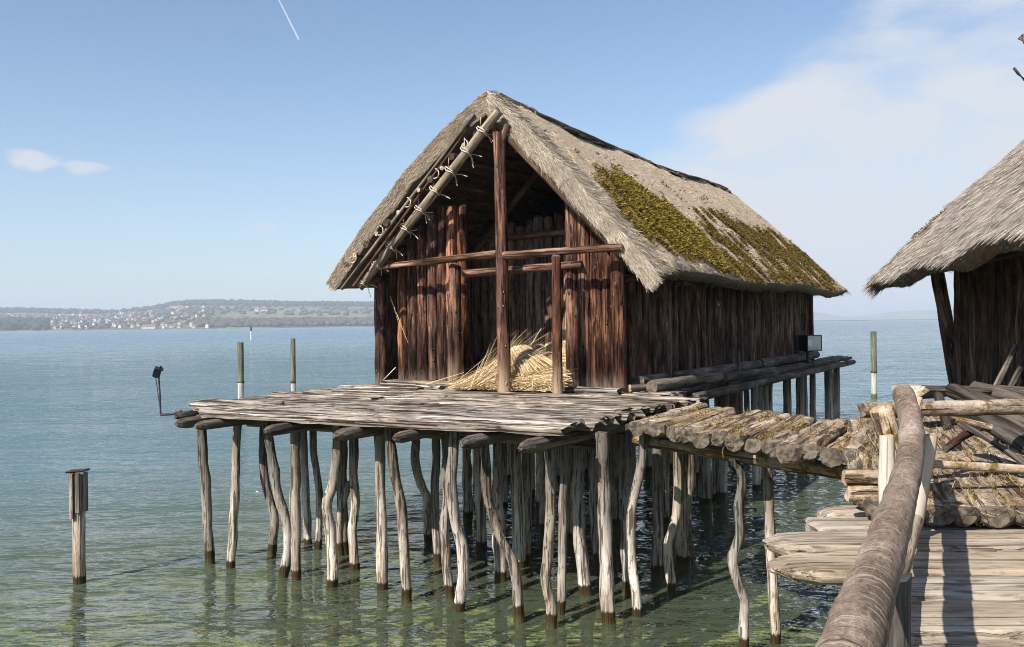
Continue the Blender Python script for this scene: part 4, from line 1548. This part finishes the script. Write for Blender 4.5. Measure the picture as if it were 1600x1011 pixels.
def sheaf(a, b, r, n, spread, label):
    a, b = np.array(a, float), np.array(b, float)
    ax = unit(b - a)
    s1_ = unit(np.cross(ax, np.array([0, 0, 1.0])))
    s2_ = np.cross(ax, s1_)
    L0 = np.linalg.norm(b - a)
    an, rd = rng.uniform(0, 6.283, n), np.sqrt(rng.uniform(0.1, 1, n)) * r
    offs = s1_ * (rd * np.cos(an))[:, None] + s2_ * (rd * np.sin(an) * 0.4)[:, None]
    d_ = unit(ax + offs / r * spread + rng.normal(0, 0.06, (n, 3)))
    me_ = strands_mesh('straw_sheaf', offs - d_ * rng.uniform(0, 0.1, n)[:, None], d_, unit(np.cross(d_, rng.normal(0, 1, (n, 3)))), L0 * rng.uniform(0.55, 1.1, n), rng.uniform(0.008, 0.014, n), M['straw'], 0.8)
    o_ = link('straw_sheaf', me_)
    o_.matrix_basis = Matrix.Translation(hw(*a)) @ Matrix.Rotation(-TH, 4, 'Z')
    tag(o_, label, 'sheaf')


sheaf((-2.42, 0.15, 0.78), (-1.55, -0.4, 0.2), 0.27, 1300, 0.22, 'straw sheaf leaning just behind the gable post')
sheaf((-2.05, 0.9, 0.85), (-1.35, 0.25, 0.2), 0.2, 700, 0.12, 'straw sheaf lying lower in the middle of the heap')
sheaf((-1.95, 1.3, 1.1), (-1.2, 0.9, 0.5), 0.24, 1100, 0.10, 'topmost straw sheaf at the back right of the heap')

# ------------------------------------------------------------------ lamps
lam = at_d(262, 645, wl(at(290, 640, DECK)).y * 0 + at(290, 640, DECK - 0.15).y)
fl = empty('floodlight', lam, 'black floodlight on a bent thin pole off the platform corner', 'floodlight')
d0 = lam.y


def L3(px, py):
    p_ = at_d(px, py, d0) - lam
    return (p_.x, p_.y, p_.z)


link('bracket', join_tubes('bracket', [([L3(284, 642), L3(270, 647), L3(251, 648)], 0.025), ([L3(251, 648), L3(250, 618), L3(248, 590)], 0.017), ([L3(251, 648), L3(249, 630), L3(245, 602), L3(243, 588)], 0.008)], M['rust'], 6), fl)
hd_ = link('lamp_head', box_mesh('lamp_head', (0.13, 0.12, 0.15), M['black'], 0.012), fl)
hd_.location = L3(245, 583)
hd_.rotation_euler = (0.3, 0.25, 0.4)
o = link('shade', box_mesh('shade', (0.15, 0.16, 0.02), M['black'], 0.004, (0.02, 0.02, 0.085)), hd_)
o = link('knob', box_mesh('knob', (0.03, 0.03, 0.06), M['black'], 0.005, (0.04, 0.0, 0.12)), hd_)
o = link('lens', box_mesh('lens', (0.004, 0.1, 0.12), M['glass'], 0.0, (0.068, 0, 0)), hd_)

lp2 = hw(0.45, 13.1, 0.62)
fl2 = empty('floodlight', lp2, 'boxy black floodlight with glass face on the long hut wall', 'floodlight', 0.25)
import bmesh
bm = bmesh.new()
w_, h_, d_ = 0.26, 0.5, 0.34
# open shell: hood walls round a tapered reflector
vsA = [bm.verts.new((x_, y_, z_)) for x_, y_, z_ in ((-w_, -d_, -h_ / 2), (w_, -d_, -h_ / 2), (w_, -d_, h_ / 2), (-w_, -d_, h_ / 2))]
vsB = [bm.verts.new((x_ * 0.9, -d_ + 0.001, z_ * 0.92)) for x_, z_ in ((-w_, -h_ / 2), (w_, -h_ / 2), (w_, h_ / 2), (-w_, h_ / 2))]
vsC = [bm.verts.new((x_, 0.15, z_)) for x_, z_ in ((-w_, -h_ / 2), (w_, -h_ / 2), (w_, h_ / 2), (-w_, h_ / 2))]
for i_ in range(4):
    j = (i_ + 1) % 4
    bm.faces.new((vsA[i_], vsA[j], vsB[j], vsB[i_]))
    bm.faces.new((vsA[j], vsA[i_], vsC[i_], vsC[j]))
bm.faces.new(vsC[::-1])
me = bpy.data.meshes.new('housing')
bm.to_mesh(me)
bm.free()
me.materials.append(M['black'])
link('housing', me, fl2)
bm = bmesh.new()
a_ = [bm.verts.new((x_ * 0.9, -d_ + 0.003, z_ * 0.92)) for x_, z_ in ((-w_, -h_ / 2), (w_, -h_ / 2), (w_, h_ / 2), (-w_, h_ / 2))]
b_ = [bm.verts.new((x_ * 0.4, -d_ * 0.1, z_ * 0.4)) for x_, z_ in ((-w_, -h_ / 2), (w_, -h_ / 2), (w_, h_ / 2), (-w_, h_ / 2))]
for i_ in range(4):
    j = (i_ + 1) % 4
    bm.faces.new((a_[i_], a_[j], b_[j], b_[i_]))
bm.faces.new(b_)
me = bpy.data.meshes.new('reflector')
bm.to_mesh(me)
bm.free()
me.materials.append(M['reflector'])
link('reflector', me, fl2)
o = link('lens', box_mesh('lens', (w_ * 1.78, 0.006, h_ * 0.9), M['glass']), fl2)
o.location = (0, -d_ + 0.012, 0)
o = link('bracket', box_mesh('bracket', (0.08, 0.08, 0.5), M['rust'], 0.01), fl2)
o.location = (0.0, 0.05, -0.45)

# a pale tuft caught on the long wall
n = 18
tp = np.zeros((n, 3))
td = unit(rng.normal(0, 1, (n, 3)) * np.array([0.3, 1, 0.25]) + np.array([0, 0.5, 0.1]))
o = link('straw_tuft', strands_mesh('straw_tuft', tp, td, unit(np.cross(td, rng.normal(0, 1, (n, 3)))), rng.uniform(0.04, 0.17, n), 0.016, M['palewood'], 0.3))
o.matrix_basis = Matrix.Translation(hw(0.16, 5.2, 1.72)) @ Matrix.Rotation(-TH, 4, 'Z')
tag(o, 'pale tuft of fibre caught on the dark long wall', 'tuft')

# ------------------------------------------------------------------ posts in the lake
def mooring(px, py, wpx, top_py, label, mat='mooring', low=-3.0):
    b_ = at(px, py, 0.0)
    top = at_d(px, top_py, b_.y).z
    r = wpx * b_.y / FPX / 2
    t_ = empty('mooring_post', (b_.x, b_.y, 0), label, 'mooring post', 0, 'mooring posts standing in the lake')
    o_ = link('shaft', log_mesh('shaft', top - low, r, r * 0.97, M[mat], M['end'], seed(), nseg=12, ns=14, rough=0.03), t_)
    o_.location = (0, 0, low)
    rg = link('ring', log_mesh('ring', 0.09, r * 1.08, r * 1.08, M['rust'], M['rust'], seed(), nseg=2, ns=14, rough=0.01), t_)
    rg.location = (0, 0, 1.33)
    return t_


mooring(377, 641, 10, 535, 'thicker green topped mooring post left of its pair, behind the platform')
mooring(459, 641, 8, 529, 'slimmer green topped mooring post right of its pair, behind the platform')
mooring(1366, 623, 9, 518, 'lone green topped mooring post between the two huts')
b_ = at(392.5, 531.5, 0)
mk = empty('lake_marker', b_, 'thin white channel marker far out on the lake', 'marker')
sc_ = b_.y / FPX
o = link('shaft', log_mesh('shaft', 15 * sc_ + 3, 1.9 * sc_ / 2, 1.9 * sc_ / 2, M['signwhite'], M['signwhite'], seed(), nseg=3, ns=8, rough=0.02), mk)
o.location = (0, 0, -3)
o = link('top_sign', log_mesh('top_sign', 6 * sc_, 2.6 * sc_ / 2, 2.2 * sc_ / 2, M['black'], M['black'], seed(), nseg=2, ns=8, rough=0.02), mk)
o.location = (0, 0, 14.6 * sc_)

b_ = at(124, 911, 0)
pb_ = empty('boarded_post', b_, 'lone grey post in the lake with a board casing and flat cap', 'post')
r = 19 * b_.y / FPX / 2
wv = wob(5, 4, 0)
o = link('shaft', log_mesh('shaft', 1.74 + 1.8, r, r * 0.97, M['pile'], M['end'], seed(), nseg=18, ns=12, rough=0.07, path=lambda z_: (0.015 * wv(0, z_), 0), knots=2), pb_)
o.location = (0, 0, -1.8)
for k, (ox, oy, ww, rz_) in enumerate(((-0.05, -r - 0.012, 0.085, 0.0), (0.04, -r - 0.008, 0.08, 0.0), (-r - 0.008, 0.02, 0.15, 1.57), (r + 0.006, 0.0, 0.14, 1.57))):
    bd = link('board', slab_mesh('board', 0.72 if k in (0, 2) else 0.62, ww, 0.028, M['deck' if k in (0, 2) else 'beam'], M['end'], seed(), nseg=5, rough=0.4, ragged=0.01), pb_)
    bd.matrix_basis = Matrix.Translation((ox, oy, 1.06 if k in (0, 2) else 1.16)) @ Matrix.Rotation(rz_, 4, 'Z')
cp = link('cap_board', slab_mesh('cap_board', 0.27, 0.27, 0.03, M['beam'], M['end'], seed(), nseg=5, rough=0.5, ragged=0.015), pb_)
cp.matrix_basis = basis((-0.135, 0, 1.81), (0.135, 0, 1.825))

# ------------------------------------------------------------------ log bridge
bridge = empty('log_bridge', at(1160, 690, DECK), 'narrow mossy log bridge from the platform to the landing', 'bridge')
NA, NB = at(990, 657, DECK), at(1330, 702, DECK)
FA, FB = at(1085, 632, DECK), at(1372, 662, DECK)
nb = 17
for k in range(nb):
    u = (k + 0.5) / nb
    a = NA.lerp(NB, u) + Vector((random.uniform(-0.07, 0.07), random.uniform(-0.15, 0.1), random.uniform(-0.035, 0.03)))
    b = FA.lerp(FB, u) + Vector((random.uniform(-0.08, 0.08), random.uniform(-0.2, 0.2), random.uniform(-0.03, 0.03)))
    r = random.uniform(0.1, 0.122)
    a.z -= r * 0.8
    b.z -= r * 0.8
    log('log', bridge, wp(bridge, a), wp(bridge, b), r, r * random.uniform(0.85, 1.1), 'log', 'end', nseg=14, ns=16, rough=0.2, knots=4, tail='round' if k % 3 else None, oval=1.05, flat_y=0.82)
for du, rr in ((0.16, 0.085), (0.8, 0.085)):
    a = NA.lerp(FA, du) + Vector((-0.1, 0.15, -0.33))
    b = NB.lerp(FB, du) + Vector((0.15, -0.2, -0.33))
    log('beam', bridge, wp(bridge, a), wp(bridge, b), rr, rr, 'log', 'end', nseg=10, rough=0.12)
pile_from([(1132, 690), (1150, 712), (1161, 752), (1152, 802), (1157, 836), (1143, 874), (1150, 906), (1164, 934), (1161, 975), (1162, 1022)], 16, bridge, top=DECK - 0.36, knots=4)
pile_from([(1198, 706), (1201, 780), (1206, 900), (1213, 1005)], 17, bridge, top=DECK - 0.36, knots=2)
for px, py, wq in ((1250, 790, 15), (1296, 800, 15)):
    pass

# ------------------------------------------------------------------ landing of logs by the right hut
landing = empty('log_landing', at(1480, 740, DECK), 'landing of mossy split logs before the right hut', 'landing')
near_px = [(1345, 736), (1357, 760), (1374, 774), (1398, 780), (1426, 783), (1464, 785), (1508, 786), (1554, 787), (1600, 787), (1646, 787), (1694, 786), (1744, 785)]
far_px = [(1336 + (x_ - 1338) * 0.5 + (6 if i_ else 0), 652 - min(i_, 3) * 3) for i_, (x_, y_) in enumerate(near_px)]
for k, ((ax_, ay_), (bx_, by_)) in enumerate(zip(near_px, far_px)):
    a, b = at(ax_, ay_, DECK), at(bx_, by_, DECK)
    r = 0.1 + random.uniform(-0.01, 0.012)
    a.z -= r * 0.7 + random.uniform(0, 0.02)
    b.z -= r * 0.9
    log('log', landing, wp(landing, a), wp(landing, b), r, r * 1.06, 'log', 'end', nseg=22, ns=16, rough=0.2, knots=4, tail='round', flat_y=0.6, oval=1.12)
# crossing beams below, their mossy ends showing at the left
for px, py, r in ((1320, 746, 0.066), (1325, 771, 0.06)):
    a = at_d(px, py, 7.15 if py < 760 else 7.0)
    log('beam', landing, wp(landing, a), wp(landing, a + Vector((0.34, -0.03, 0.0))), r, r, 'log', 'endpale', nseg=8, rough=0.12)
a = at(1345, 790, DECK - 0.2)
for x_, y_ in ((3.2, 8.2), (5.2, 8.0), (4.2, 11.0), (6.5, 11.5), (2.9, 6.9), (4.4, 6.8)):
    log('pile', landing, wp(landing, (x_, y_, -1.2)), wp(landing, (x_ + random.uniform(-0.1, 0.1), y_, DECK - 0.22)), 0.1, 0.09, 'pile', 'end', nseg=8, up=(0, 1, 0))

# lower walkway of broad split planks (viewer's path)
walk = empty('plank_walkway', at(1450, 900, LOW), 'broad pale split plank walkway in the sunny foreground', 'walkway')
edge_y = [7.55, 7.05, 6.5, 6.0, 5.42, 4.9, 4.3, 3.7, 3.1]
lefts = [2.55, 2.1, 1.85, 1.7, 1.95, 1.75, 1.5, 1.2]
for k in range(8):
    y0, y1 = edge_y[k], edge_y[k + 1]
    w = y0 - y1
    yc = (y0 + y1) / 2
    ly_ = lefts[k]
    L = 6.2 - ly_
    zz = random.uniform(-0.015, 0.015)
    r = 0.125
    me = log_mesh('plank', L, r * random.uniform(0.75, 0.95), r, M['walk'], M['walk'], seed(), nseg=30, ns=18, rough=0.17, tail='axe' if k % 3 != 1 else 'round', flat_y=0.42, oval=w / 2 / r * 1.02, knots=2)
    put('plank', me, walk, wp(walk, (ly_ + 0.2, yc + 0.06, LOW - 0.04 + zz)), wp(walk, (6.2, yc - 0.14, LOW - 0.04 + zz)))
for x_ in (2.55, 4.6):
    log('beam', walk, wp(walk, (x_, 2.8, LOW - 0.28)), wp(walk, (x_ + 0.1, 7.1, LOW - 0.28)), 0.1, 0.1, 'beam', 'end', nseg=8)
    for y_ in (3.6, 6.6):
        log('pile', walk, wp(walk, (x_ + 0.1, y_, -1.2)), wp(walk, (x_ + 0.1, y_, LOW - 0.3)), 0.11, 0.1, 'pile', 'end', nseg=8, up=(0, 1, 0))

# ------------------------------------------------------------------ handrail


def bent_log(name, parent, pts, r0, r1, mat, end, **kw):
    """a crooked log through the given world points"""
    pts = [wp(parent, p_) for p_ in pts]
    mb = basis(pts[0], pts[-1])
    loc = [mb.inverted() @ p_ for p_ in pts]
    zs = [p_.z for p_ in loc]
    L = zs[-1]

    def path(z):
        x_ = y_ = 0.0
        for d_, w_ in ((-0.05, 1), (-0.025, 2), (0, 3), (0.025, 2), (0.05, 1)):
            x_ += w_ * np.interp(z + d_ * L, zs, [p_.x for p_ in loc])
            y_ += w_ * np.interp(z + d_ * L, zs, [p_.y for p_ in loc])
        return x_ / 9, y_ / 9
    return put(name, log_mesh(name, L, r0, r1, M[mat], M[end], seed(), path=path, **kw), parent, pts[0], pts[-1])


rail = empty('handrail', at(1400, 830, LOW), 'barked log handrail running away from the viewer over the walkway edge', 'handrail')
RP = [at_d(x_, y_, d_) for x_, y_, d_ in ((1290, 1130, 1.45), (1330, 1011, 1.78), (1368, 900, 2.5), (1401, 800, 3.6), (1422, 720, 5.0), (1426, 680, 5.7), (1419, 640, 6.3), (1411, 614, 6.7))]
bent_log('rail_log', rail, RP, 0.061, 0.077, 'bark', 'endpale', nseg=80, ns=24, rough=0.06, knots=7)
UP_ = [at(1350, 1120, EYE - 1.3), at(1380, 1011, EYE - 1.32), at(1411, 890, EYE - 1.36), at(1434, 806, EYE - 1.4)]
bent_log('split_rail', rail, UP_, 0.045, 0.05, 'split', 'endpale', nseg=40, ns=14, rough=0.14, knots=3, oval=0.8)
# posts at the far end of the rail
D1 = at(1385, 780, DECK).y


def rp(px, py, d):
    return wp(rail, at_d(px, py, d))


log('fork_post', rail, rp(1398, 715, 6.7), rp(1377, 640, 6.7), 0.075, 0.085, 'log', 'endpale', nseg=8, rough=0.12, tip='round')
log('fork_post', rail, rp(1400, 715, 6.95), rp(1430, 640, 6.95), 0.05, 0.045, 'log', 'endpale', nseg=8, rough=0.12, tip='axe')
log('post', rail, rp(1386, 800, 6.05), rp(1386, 680, 6.05), 0.058, 0.05, 'palewood', 'endpale', nseg=8, rough=0.14)
log('post', rail, rp(1430, 822, 6.2), rp(1453, 680, 6.2), 0.06, 0.06, 'split', 'endpale', nseg=8, rough=0.14, oval=0.8)
log('post', rail, rp(1398, 1180, 3.2), rp(1404, 900, 3.2), 0.05, 0.045, 'greylog', 'endpale', nseg=8, rough=0.12)

cr_ = empty('cross_rail', at(1470, 640, DECK + 0.7), 'horizontal bare log rail crossing behind the handrail towards the right hut', 'rail')
log('rail_log', cr_, wp(cr_, at_d(1346, 641, 7.15)), wp(cr_, at_d(1760, 632, 7.6)), 0.062, 0.068, 'log', 'end', nseg=22, ns=12, rough=0.09, knots=5)
log('lower_rail', cr_, wp(cr_, at_d(1436, 724, 7.0)), wp(cr_, at_d(1760, 742, 7.2)), 0.032, 0.042, 'log', 'end', nseg=18, ns=10, rough=0.12, knots=3)
log('post', cr_, wp(cr_, at_d(1690, 800, 7.4)), wp(cr_, at_d(1690, 620, 7.4)), 0.06, 0.06, 'log', 'end', nseg=6)

# logs and slabs heaped between the landing and the right hut
heap = [
    ('slab', (1424, 604), (1600, 606), 11.2, 12.0, 0.17, 'greylog', 'weathered slab with a frayed end jutting out left of the right hut'),
    ('log', (1505, 640), (1640, 722), 8.6, 7.4, 0.085, 'darklog', 'thick dark log slanting down to the lower right of the heap'),
    ('log', (1540, 636), (1680, 712), 9.2, 8.0, 0.085, 'darklog', 'second dark slanting log just behind the thick one'),
    ('log', (1490, 612), (1640, 670), 11.0, 9.6, 0.1, 'darklog', 'dark log at the back of the heap against the hut foot'),
    ('log', (1520, 606), (1700, 650), 11.8, 10.4, 0.09, 'darklog', 'highest dark log in the heap, right below the hut wall'),
    ('log', (1494, 655), (1660, 705), 8.2, 7.8, 0.03, 'log', 'long thin pale pole lying across the heap'),
    ('log', (1500, 662), (1612, 735), 8.0, 7.4, 0.026, 'darklog', 'thin dark pole below the long pale one'),
    ('log', (1478, 702), (1528, 672), 7.7, 8.1, 0.035, 'hut', 'short reddish brown stick lying on the landing'),
    ('log', (1466, 618), (1480, 668), 9.4, 9.0, 0.05, 'darklog', 'dark stub standing below the frayed slab'),
    ('log', (1484, 606), (1560, 642), 10.2, 9.4, 0.06, 'darklog', 'short dark log end under the frayed slab'),
]
for nm, pa, pb2, da, db, r, mt_, lab in heap:
    a, b = at_d(*pa, da), at_d(*pb2, db)
    L = (b - a).length
    if nm == 'slab':
        me = slab_mesh('wood_slab', L, 0.5, 0.12, M[mt_], M['palewood'], seed(), nseg=10, rough=1.4, ragged=0.2)
        o = put('wood_slab', me, None, a, b)
    else:
        me = log_mesh('fallen_log', L, r, r * 0.9, M[mt_], M['end'], seed(), nseg=14, ns=11, rough=0.12, knots=3, sag=0.02)
        o = put('fallen_log', me, None, a, b)
    tag(o, lab, 'log')
n = 60
fp = np.repeat(np.array([[0, 0, 0.0]]), n, 0) + rng.normal(0, 1, (n, 3)) * np.array([0.03, 0.2, 0.05])
fd = unit(rng.normal(0, 0.25, (n, 3)) + np.array([-1, 0, -0.15]))
# dry grass and moss between the logs
n = 5200
pts_, dirs_ = [], []
for k in range(n):
    i_ = random.randrange(len(near_px) - 1)
    u = random.random() ** 1.3
    f_ = random.random()
    a = at(*near_px[i_], DECK).lerp(at(*near_px[i_ + 1], DECK), 0.5 + random.gauss(0, 0.16))
    b = at(*far_px[i_], DECK).lerp(at(*far_px[i_ + 1], DECK), 0.5 + random.gauss(0, 0.2))
    p_ = a.lerp(b, u)
    pts_.append((p_.x, p_.y, DECK - 0.055 + random.uniform(-0.02, 0.02)))
    dr = (b - a).normalized()
    s_ = random.choice((-1, 1))
    dirs_.append((s_ * dr.x + random.gauss(0, 0.35), s_ * dr.y + random.gauss(0, 0.35), abs(random.gauss(0.12, 0.18))))
pts_, dirs_ = np.array(pts_), unit(np.array(dirs_))
o = link('dry_grass', strands_mesh('dry_grass', pts_, dirs_, unit(np.cross(dirs_, rng.normal(0, 1, (n, 3)))), rng.uniform(0.06, 0.34, n), rng.uniform(0.004, 0.009, n), M['drygrass'], 0.4), None, 'stuff')
o['label'] = 'dry grass and straw caught between the landing logs'
o['category'] = 'grass'
n = 30000
x_ = rng.uniform(0, 1, n)
pm, dm = [], []
for k in range(n):
    if k % 3 == 0:      # along the foot of the landing, on the walkway
        u = random.random()
        p_ = at(1395, 818, LOW + 0.03).lerp(at(1700, 824, LOW + 0.03), u)
        dens = math.sin(u * 9) * 0.5 + 0.5
        p_ = p_ + Vector((0, random.gauss(0.08, 0.05), random.uniform(0, 0.05)))
    else:
        i_ = random.randrange(len(near_px) - 1)
        a = at(*near_px[i_], DECK).lerp(at(*near_px[i_ + 1], DECK), 0.5 + random.gauss(0, 0.13))
        b = at(*far_px[i_], DECK).lerp(at(*far_px[i_ + 1], DECK), 0.5 + random.gauss(0, 0.2))
        u = random.random() ** 1.5
        p_ = a.lerp(b, u)
        if math.sin(p_.x * 5 + p_.y * 3) + math.sin(p_.y * 7.3) < -0.5:
            continue
        p_.z = DECK - 0.06 + random.uniform(-0.01, 0.03)
    pm.append(tuple(p_))
pm = np.array(pm)
dm = unit(rng.normal(0, 0.6, pm.shape) + np.array([0, 0, 0.8]))
o = link('moss', strands_mesh('moss', pm, dm, unit(rng.normal(0, 1, pm.shape)), rng.uniform(0.012, 0.04, len(pm)), rng.uniform(0.006, 0.016, len(pm)), M['logmoss'], 0.5), None, 'stuff')
o['label'] = 'yellow brown moss in the joints of the landing logs'
o['category'] = 'moss'
# moss on the bridge
pm = []
for k in range(5000):
    u, w_ = random.random(), random.random()
    p_ = NA.lerp(NB, u).lerp(FA.lerp(FB, u), w_)
    if math.sin(u * 40) + math.sin(w_ * 9 + u * 13) < 0.4:
        continue
    pm.append((p_.x, p_.y, DECK - 0.02 + random.uniform(-0.03, 0.02)))
pm = np.array(pm)
dm = unit(rng.normal(0, 0.6, pm.shape) + np.array([0, 0, 0.8]))
link('moss', strands_mesh('moss', pm - np.array(bridge.location), dm, unit(rng.normal(0, 1, pm.shape)), rng.uniform(0.02, 0.05, len(pm)), rng.uniform(0.01, 0.025, len(pm)), M['logmoss'], 0.5), bridge, 'stuff')

# ------------------------------------------------------------------ right hut: local x = into the hut, y = towards the far end
A2 = math.radians(12)
H0 = Vector((8.82, 17.6, DECK))
hut2 = empty('thatched_hut', H0, 'smaller thatched hut cut off at the picture edge, dark log wall behind heaped logs', 'hut', -A2)
y_ = 0.0
k = 0
while y_ > -12.5:
    r = random.uniform(0.14, 0.19)
    lean = 0.05 if k == 0 else 0
    me = log_mesh('wall_log', 2.9, r, r * 0.9, M['oldwood'], M['enddark'], seed(), nseg=12, ns=10, rough=0.09, knots=2)
    o = link('wall_log', me, hut2)
    o.matrix_basis = Matrix.Translation((random.uniform(-0.03, 0.03), y_, -0.2)) @ Matrix.Rotation(random.uniform(-0.02, 0.02), 4, 'Y') @ Matrix.Rotation(random.uniform(0, 6), 4, 'Z')
    y_ -= r * 1.85
    k += 1
log('post', hut2, (-0.02, 0.2, -0.1), (-0.42, 0.3, 2.75), 0.15, 0.13, 'oldwood', 'enddark', nseg=12, rough=0.08, up=(0, 1, 0))
for k in range(14):
    o = link('wall_log', log_mesh('wall_log', 3.4, 0.17, 0.16, M['oldwood'], M['enddark'], seed(), nseg=6, ns=8, rough=0.08), hut2)
    o.location = (0.3 + k * 0.33, 0.0, -0.2)
me = slab_mesh('floor_plank', 5.0, 9.0, 0.2, M['beam'], M['end'], seed(), nseg=6, rough=0.2)
put('floor_plank', me, hut2, (-0.2, -4.2, -0.12), (4.8, -4.2, -0.12))
for q in ((0.2, 0.1), (0.2, -2.5), (0.2, -5), (2.5, 0), (2.5, -4)):
    log('pile', hut2, (q[0], q[1], -DECK - 1.6), (q[0], q[1], -0.25), 0.14, 0.13, 'pile', 'end', nseg=8, up=(0, 1, 0))


def ridge2(s):
    s = np.asarray(s, float)
    return np.stack([np.full_like(s, 2.43), 0.75 - 14.5 * s, 5.72 + 0 * s], -1)


def eave2(s):
    s = np.asarray(s, float)
    return np.stack([-1.54 + 0.05 * np.sin(s * 21) + 0.25 * np.clip((0.1 - s) / 0.1, 0, 1) ** 2 * 0, 0.95 - 14.8 * s, 2.12 + 0.16 * np.clip(s * 1.77, 0, 1) + 0.06 * np.sin(s * 25)], -1)


def eave2b(s):
    p_ = eave2(s)
    p_[..., 0] = 4.86 * 1.0 - p_[..., 0]
    return p_


sl2 = Slope(ridge2, eave2, 0.12, 0.03, 1.0)
sl3 = Slope(ridge2, eave2b, 0.12, 0.03, -1.0)
for sl in (sl2, sl3):
    if sl.frame(np.array([0.5]), np.array([0.5]))[3][0, 2] < 0:
        sl.sg *= -1
V1, F1 = roof_body('roof', sl2, 0.38, hut2, M['body'])
V2, F2 = roof_body('roof', sl3, 0.38, hut2, M['body'])
fo = [1 if i_ in body_out[2] or (i_ - len(F1)) in body_out[3] else 0 for i_ in range(len(F1) + len(F2))]
roof2 = link('roof', mesh_from('roof', np.concatenate([V1, V2]), F1 + [tuple(a + len(V1) for a in f_) for f_ in F2], [M['body'], M['bodygrey']], fo), hut2)
parts = [thatch_strands(sl2, 170000, (0.14, 0.34), (0.006, 0.014), 0.07, 0.09, 0, 1),
         edge_strands(sl2, 7000, 1.0, 0.38, (0.12, 0.3), (0.008, 0.016), out=1.0),
         edge_strands(sl2, 9000, 0.0, 0.38, (0.12, 0.3), (0.008, 0.016)),
         eave_strands(sl2, 24000, 0.38, (0.05, 0.16), (0.006, 0.014), 0, 1)]
link('thatch_straw', strands_mesh('thatch_straw', *cat_strands(*parts), M['thatchgrey']), roof2, 'stuff')
n = 260
s, q = rng.uniform(0.0, 0.05, n), rng.uniform(0.66, 0.82, n)
p_, dq, ds, n_ = sl2.frame(s, q)
kk = fnoise(s * 90, q * 20, 3) > 0.5
link('moss', strands_mesh('moss', p_[kk] + n_[kk] * 0.03, unit(n_[kk] + rng.normal(0, 0.4, (kk.sum(), 3))), unit(rng.normal(0, 1, (kk.sum(), 3))), 0.035, 0.03, M['oldmoss'], 0.5), roof2, 'stuff')
log('purlin', hut2, (-0.7, 0.9, 2.22), (-0.7, -9, 2.26), 0.06, 0.06, 'darkpole', 'enddark', nseg=6)
log('purlin', hut2, (0.1, 0.85, 2.85), (0.1, -9, 2.9), 0.07, 0.07, 'darkpole', 'enddark', nseg=6)

# three poles leaning on the right hut's wall
for k, (pa, pb2, lab) in enumerate((((1545, 628), (1588, 540), 'leftmost of the three poles leaning on the right hut wall'), ((1566, 630), (1607, 552), 'middle of the three poles leaning on the right hut wall'),
                                    ((1592, 634), (1634, 560), 'rightmost of the three poles leaning on the right hut wall'))):
    a, b = at_d(*pa, 12.0), at_d(*pb2, 12.6)
    o = put('leaning_pole', log_mesh('leaning_pole', (b - a).length, 0.045, 0.04, M['greylog'], M['end'], seed(), nseg=8, ns=9, rough=0.08, knots=2), None, a, b)
    tag(o, lab, 'pole', 'poles leaning on the right hut')

# bare twigs reaching in at the top right
tw = empty('bare_tree', at_d(1760, 560, 19) * 1.0, 'bare tree whose twig ends reach in over the right hut', 'tree')
tw.location.z = -1.0
base_t = Vector(tw.location)


def tl(px, py, d=19.0):
    return at_d(px, py, d) - base_t


link('trunk', join_tubes('trunk', [([(0, 0, 0), (0.1, 0.1, 5), (0, 0, 9.5)], 0.16)], M['greylog'], 9), tw)
link('branch', join_tubes('branch', [([tl(1752, 150), tl(1680, 140), tl(1620, 135), tl(1600, 124), tl(1592, 116), tl(1584, 106)], 0.03)], M['greylog'], 7), tw)
link('branch', join_tubes('branch', [([tl(1752, 110), tl(1690, 90), tl(1620, 72), tl(1600, 66)], 0.035)] + [([tl(1603, 67), tl(1596 + k * 1.2, 62 - k * 2), tl(1591 + k * 2.2, 60 - 2.2 * k)], 0.02) for k in range(4)], M['pole'], 7), tw)

# contrail high up
a, b = at_d(434, -4, 9000), at_d(467, 62, 9000)
o = put('contrail', log_mesh('contrail', (b - a).length, 8, 10, M['contrail'], M['contrail'], seed(), nseg=8, ns=8, rough=0.2), None, a, b)
tag(o, 'short white contrail in the blue sky at the top', 'contrail')

# ------------------------------------------------------------------ air
m = MT('haze_air')
pv = m.n('ShaderNodeVolumePrincipled')
pv.inputs['Color'].default_value = (0.74, 0.86, 1.0, 1)
pv.inputs['Density'].default_value = 0.00019
pv.inputs['Anisotropy'].default_value = 0.0
m.t.links.new(pv.outputs[0], m.out.inputs['Volume'])
hz = link('haze', box_mesh('haze', (19000, 12800, 150), m.m, 0, (0, 6280, 68)), None, 'stuff')
hz['label'] = 'pale blue haze over the lake'
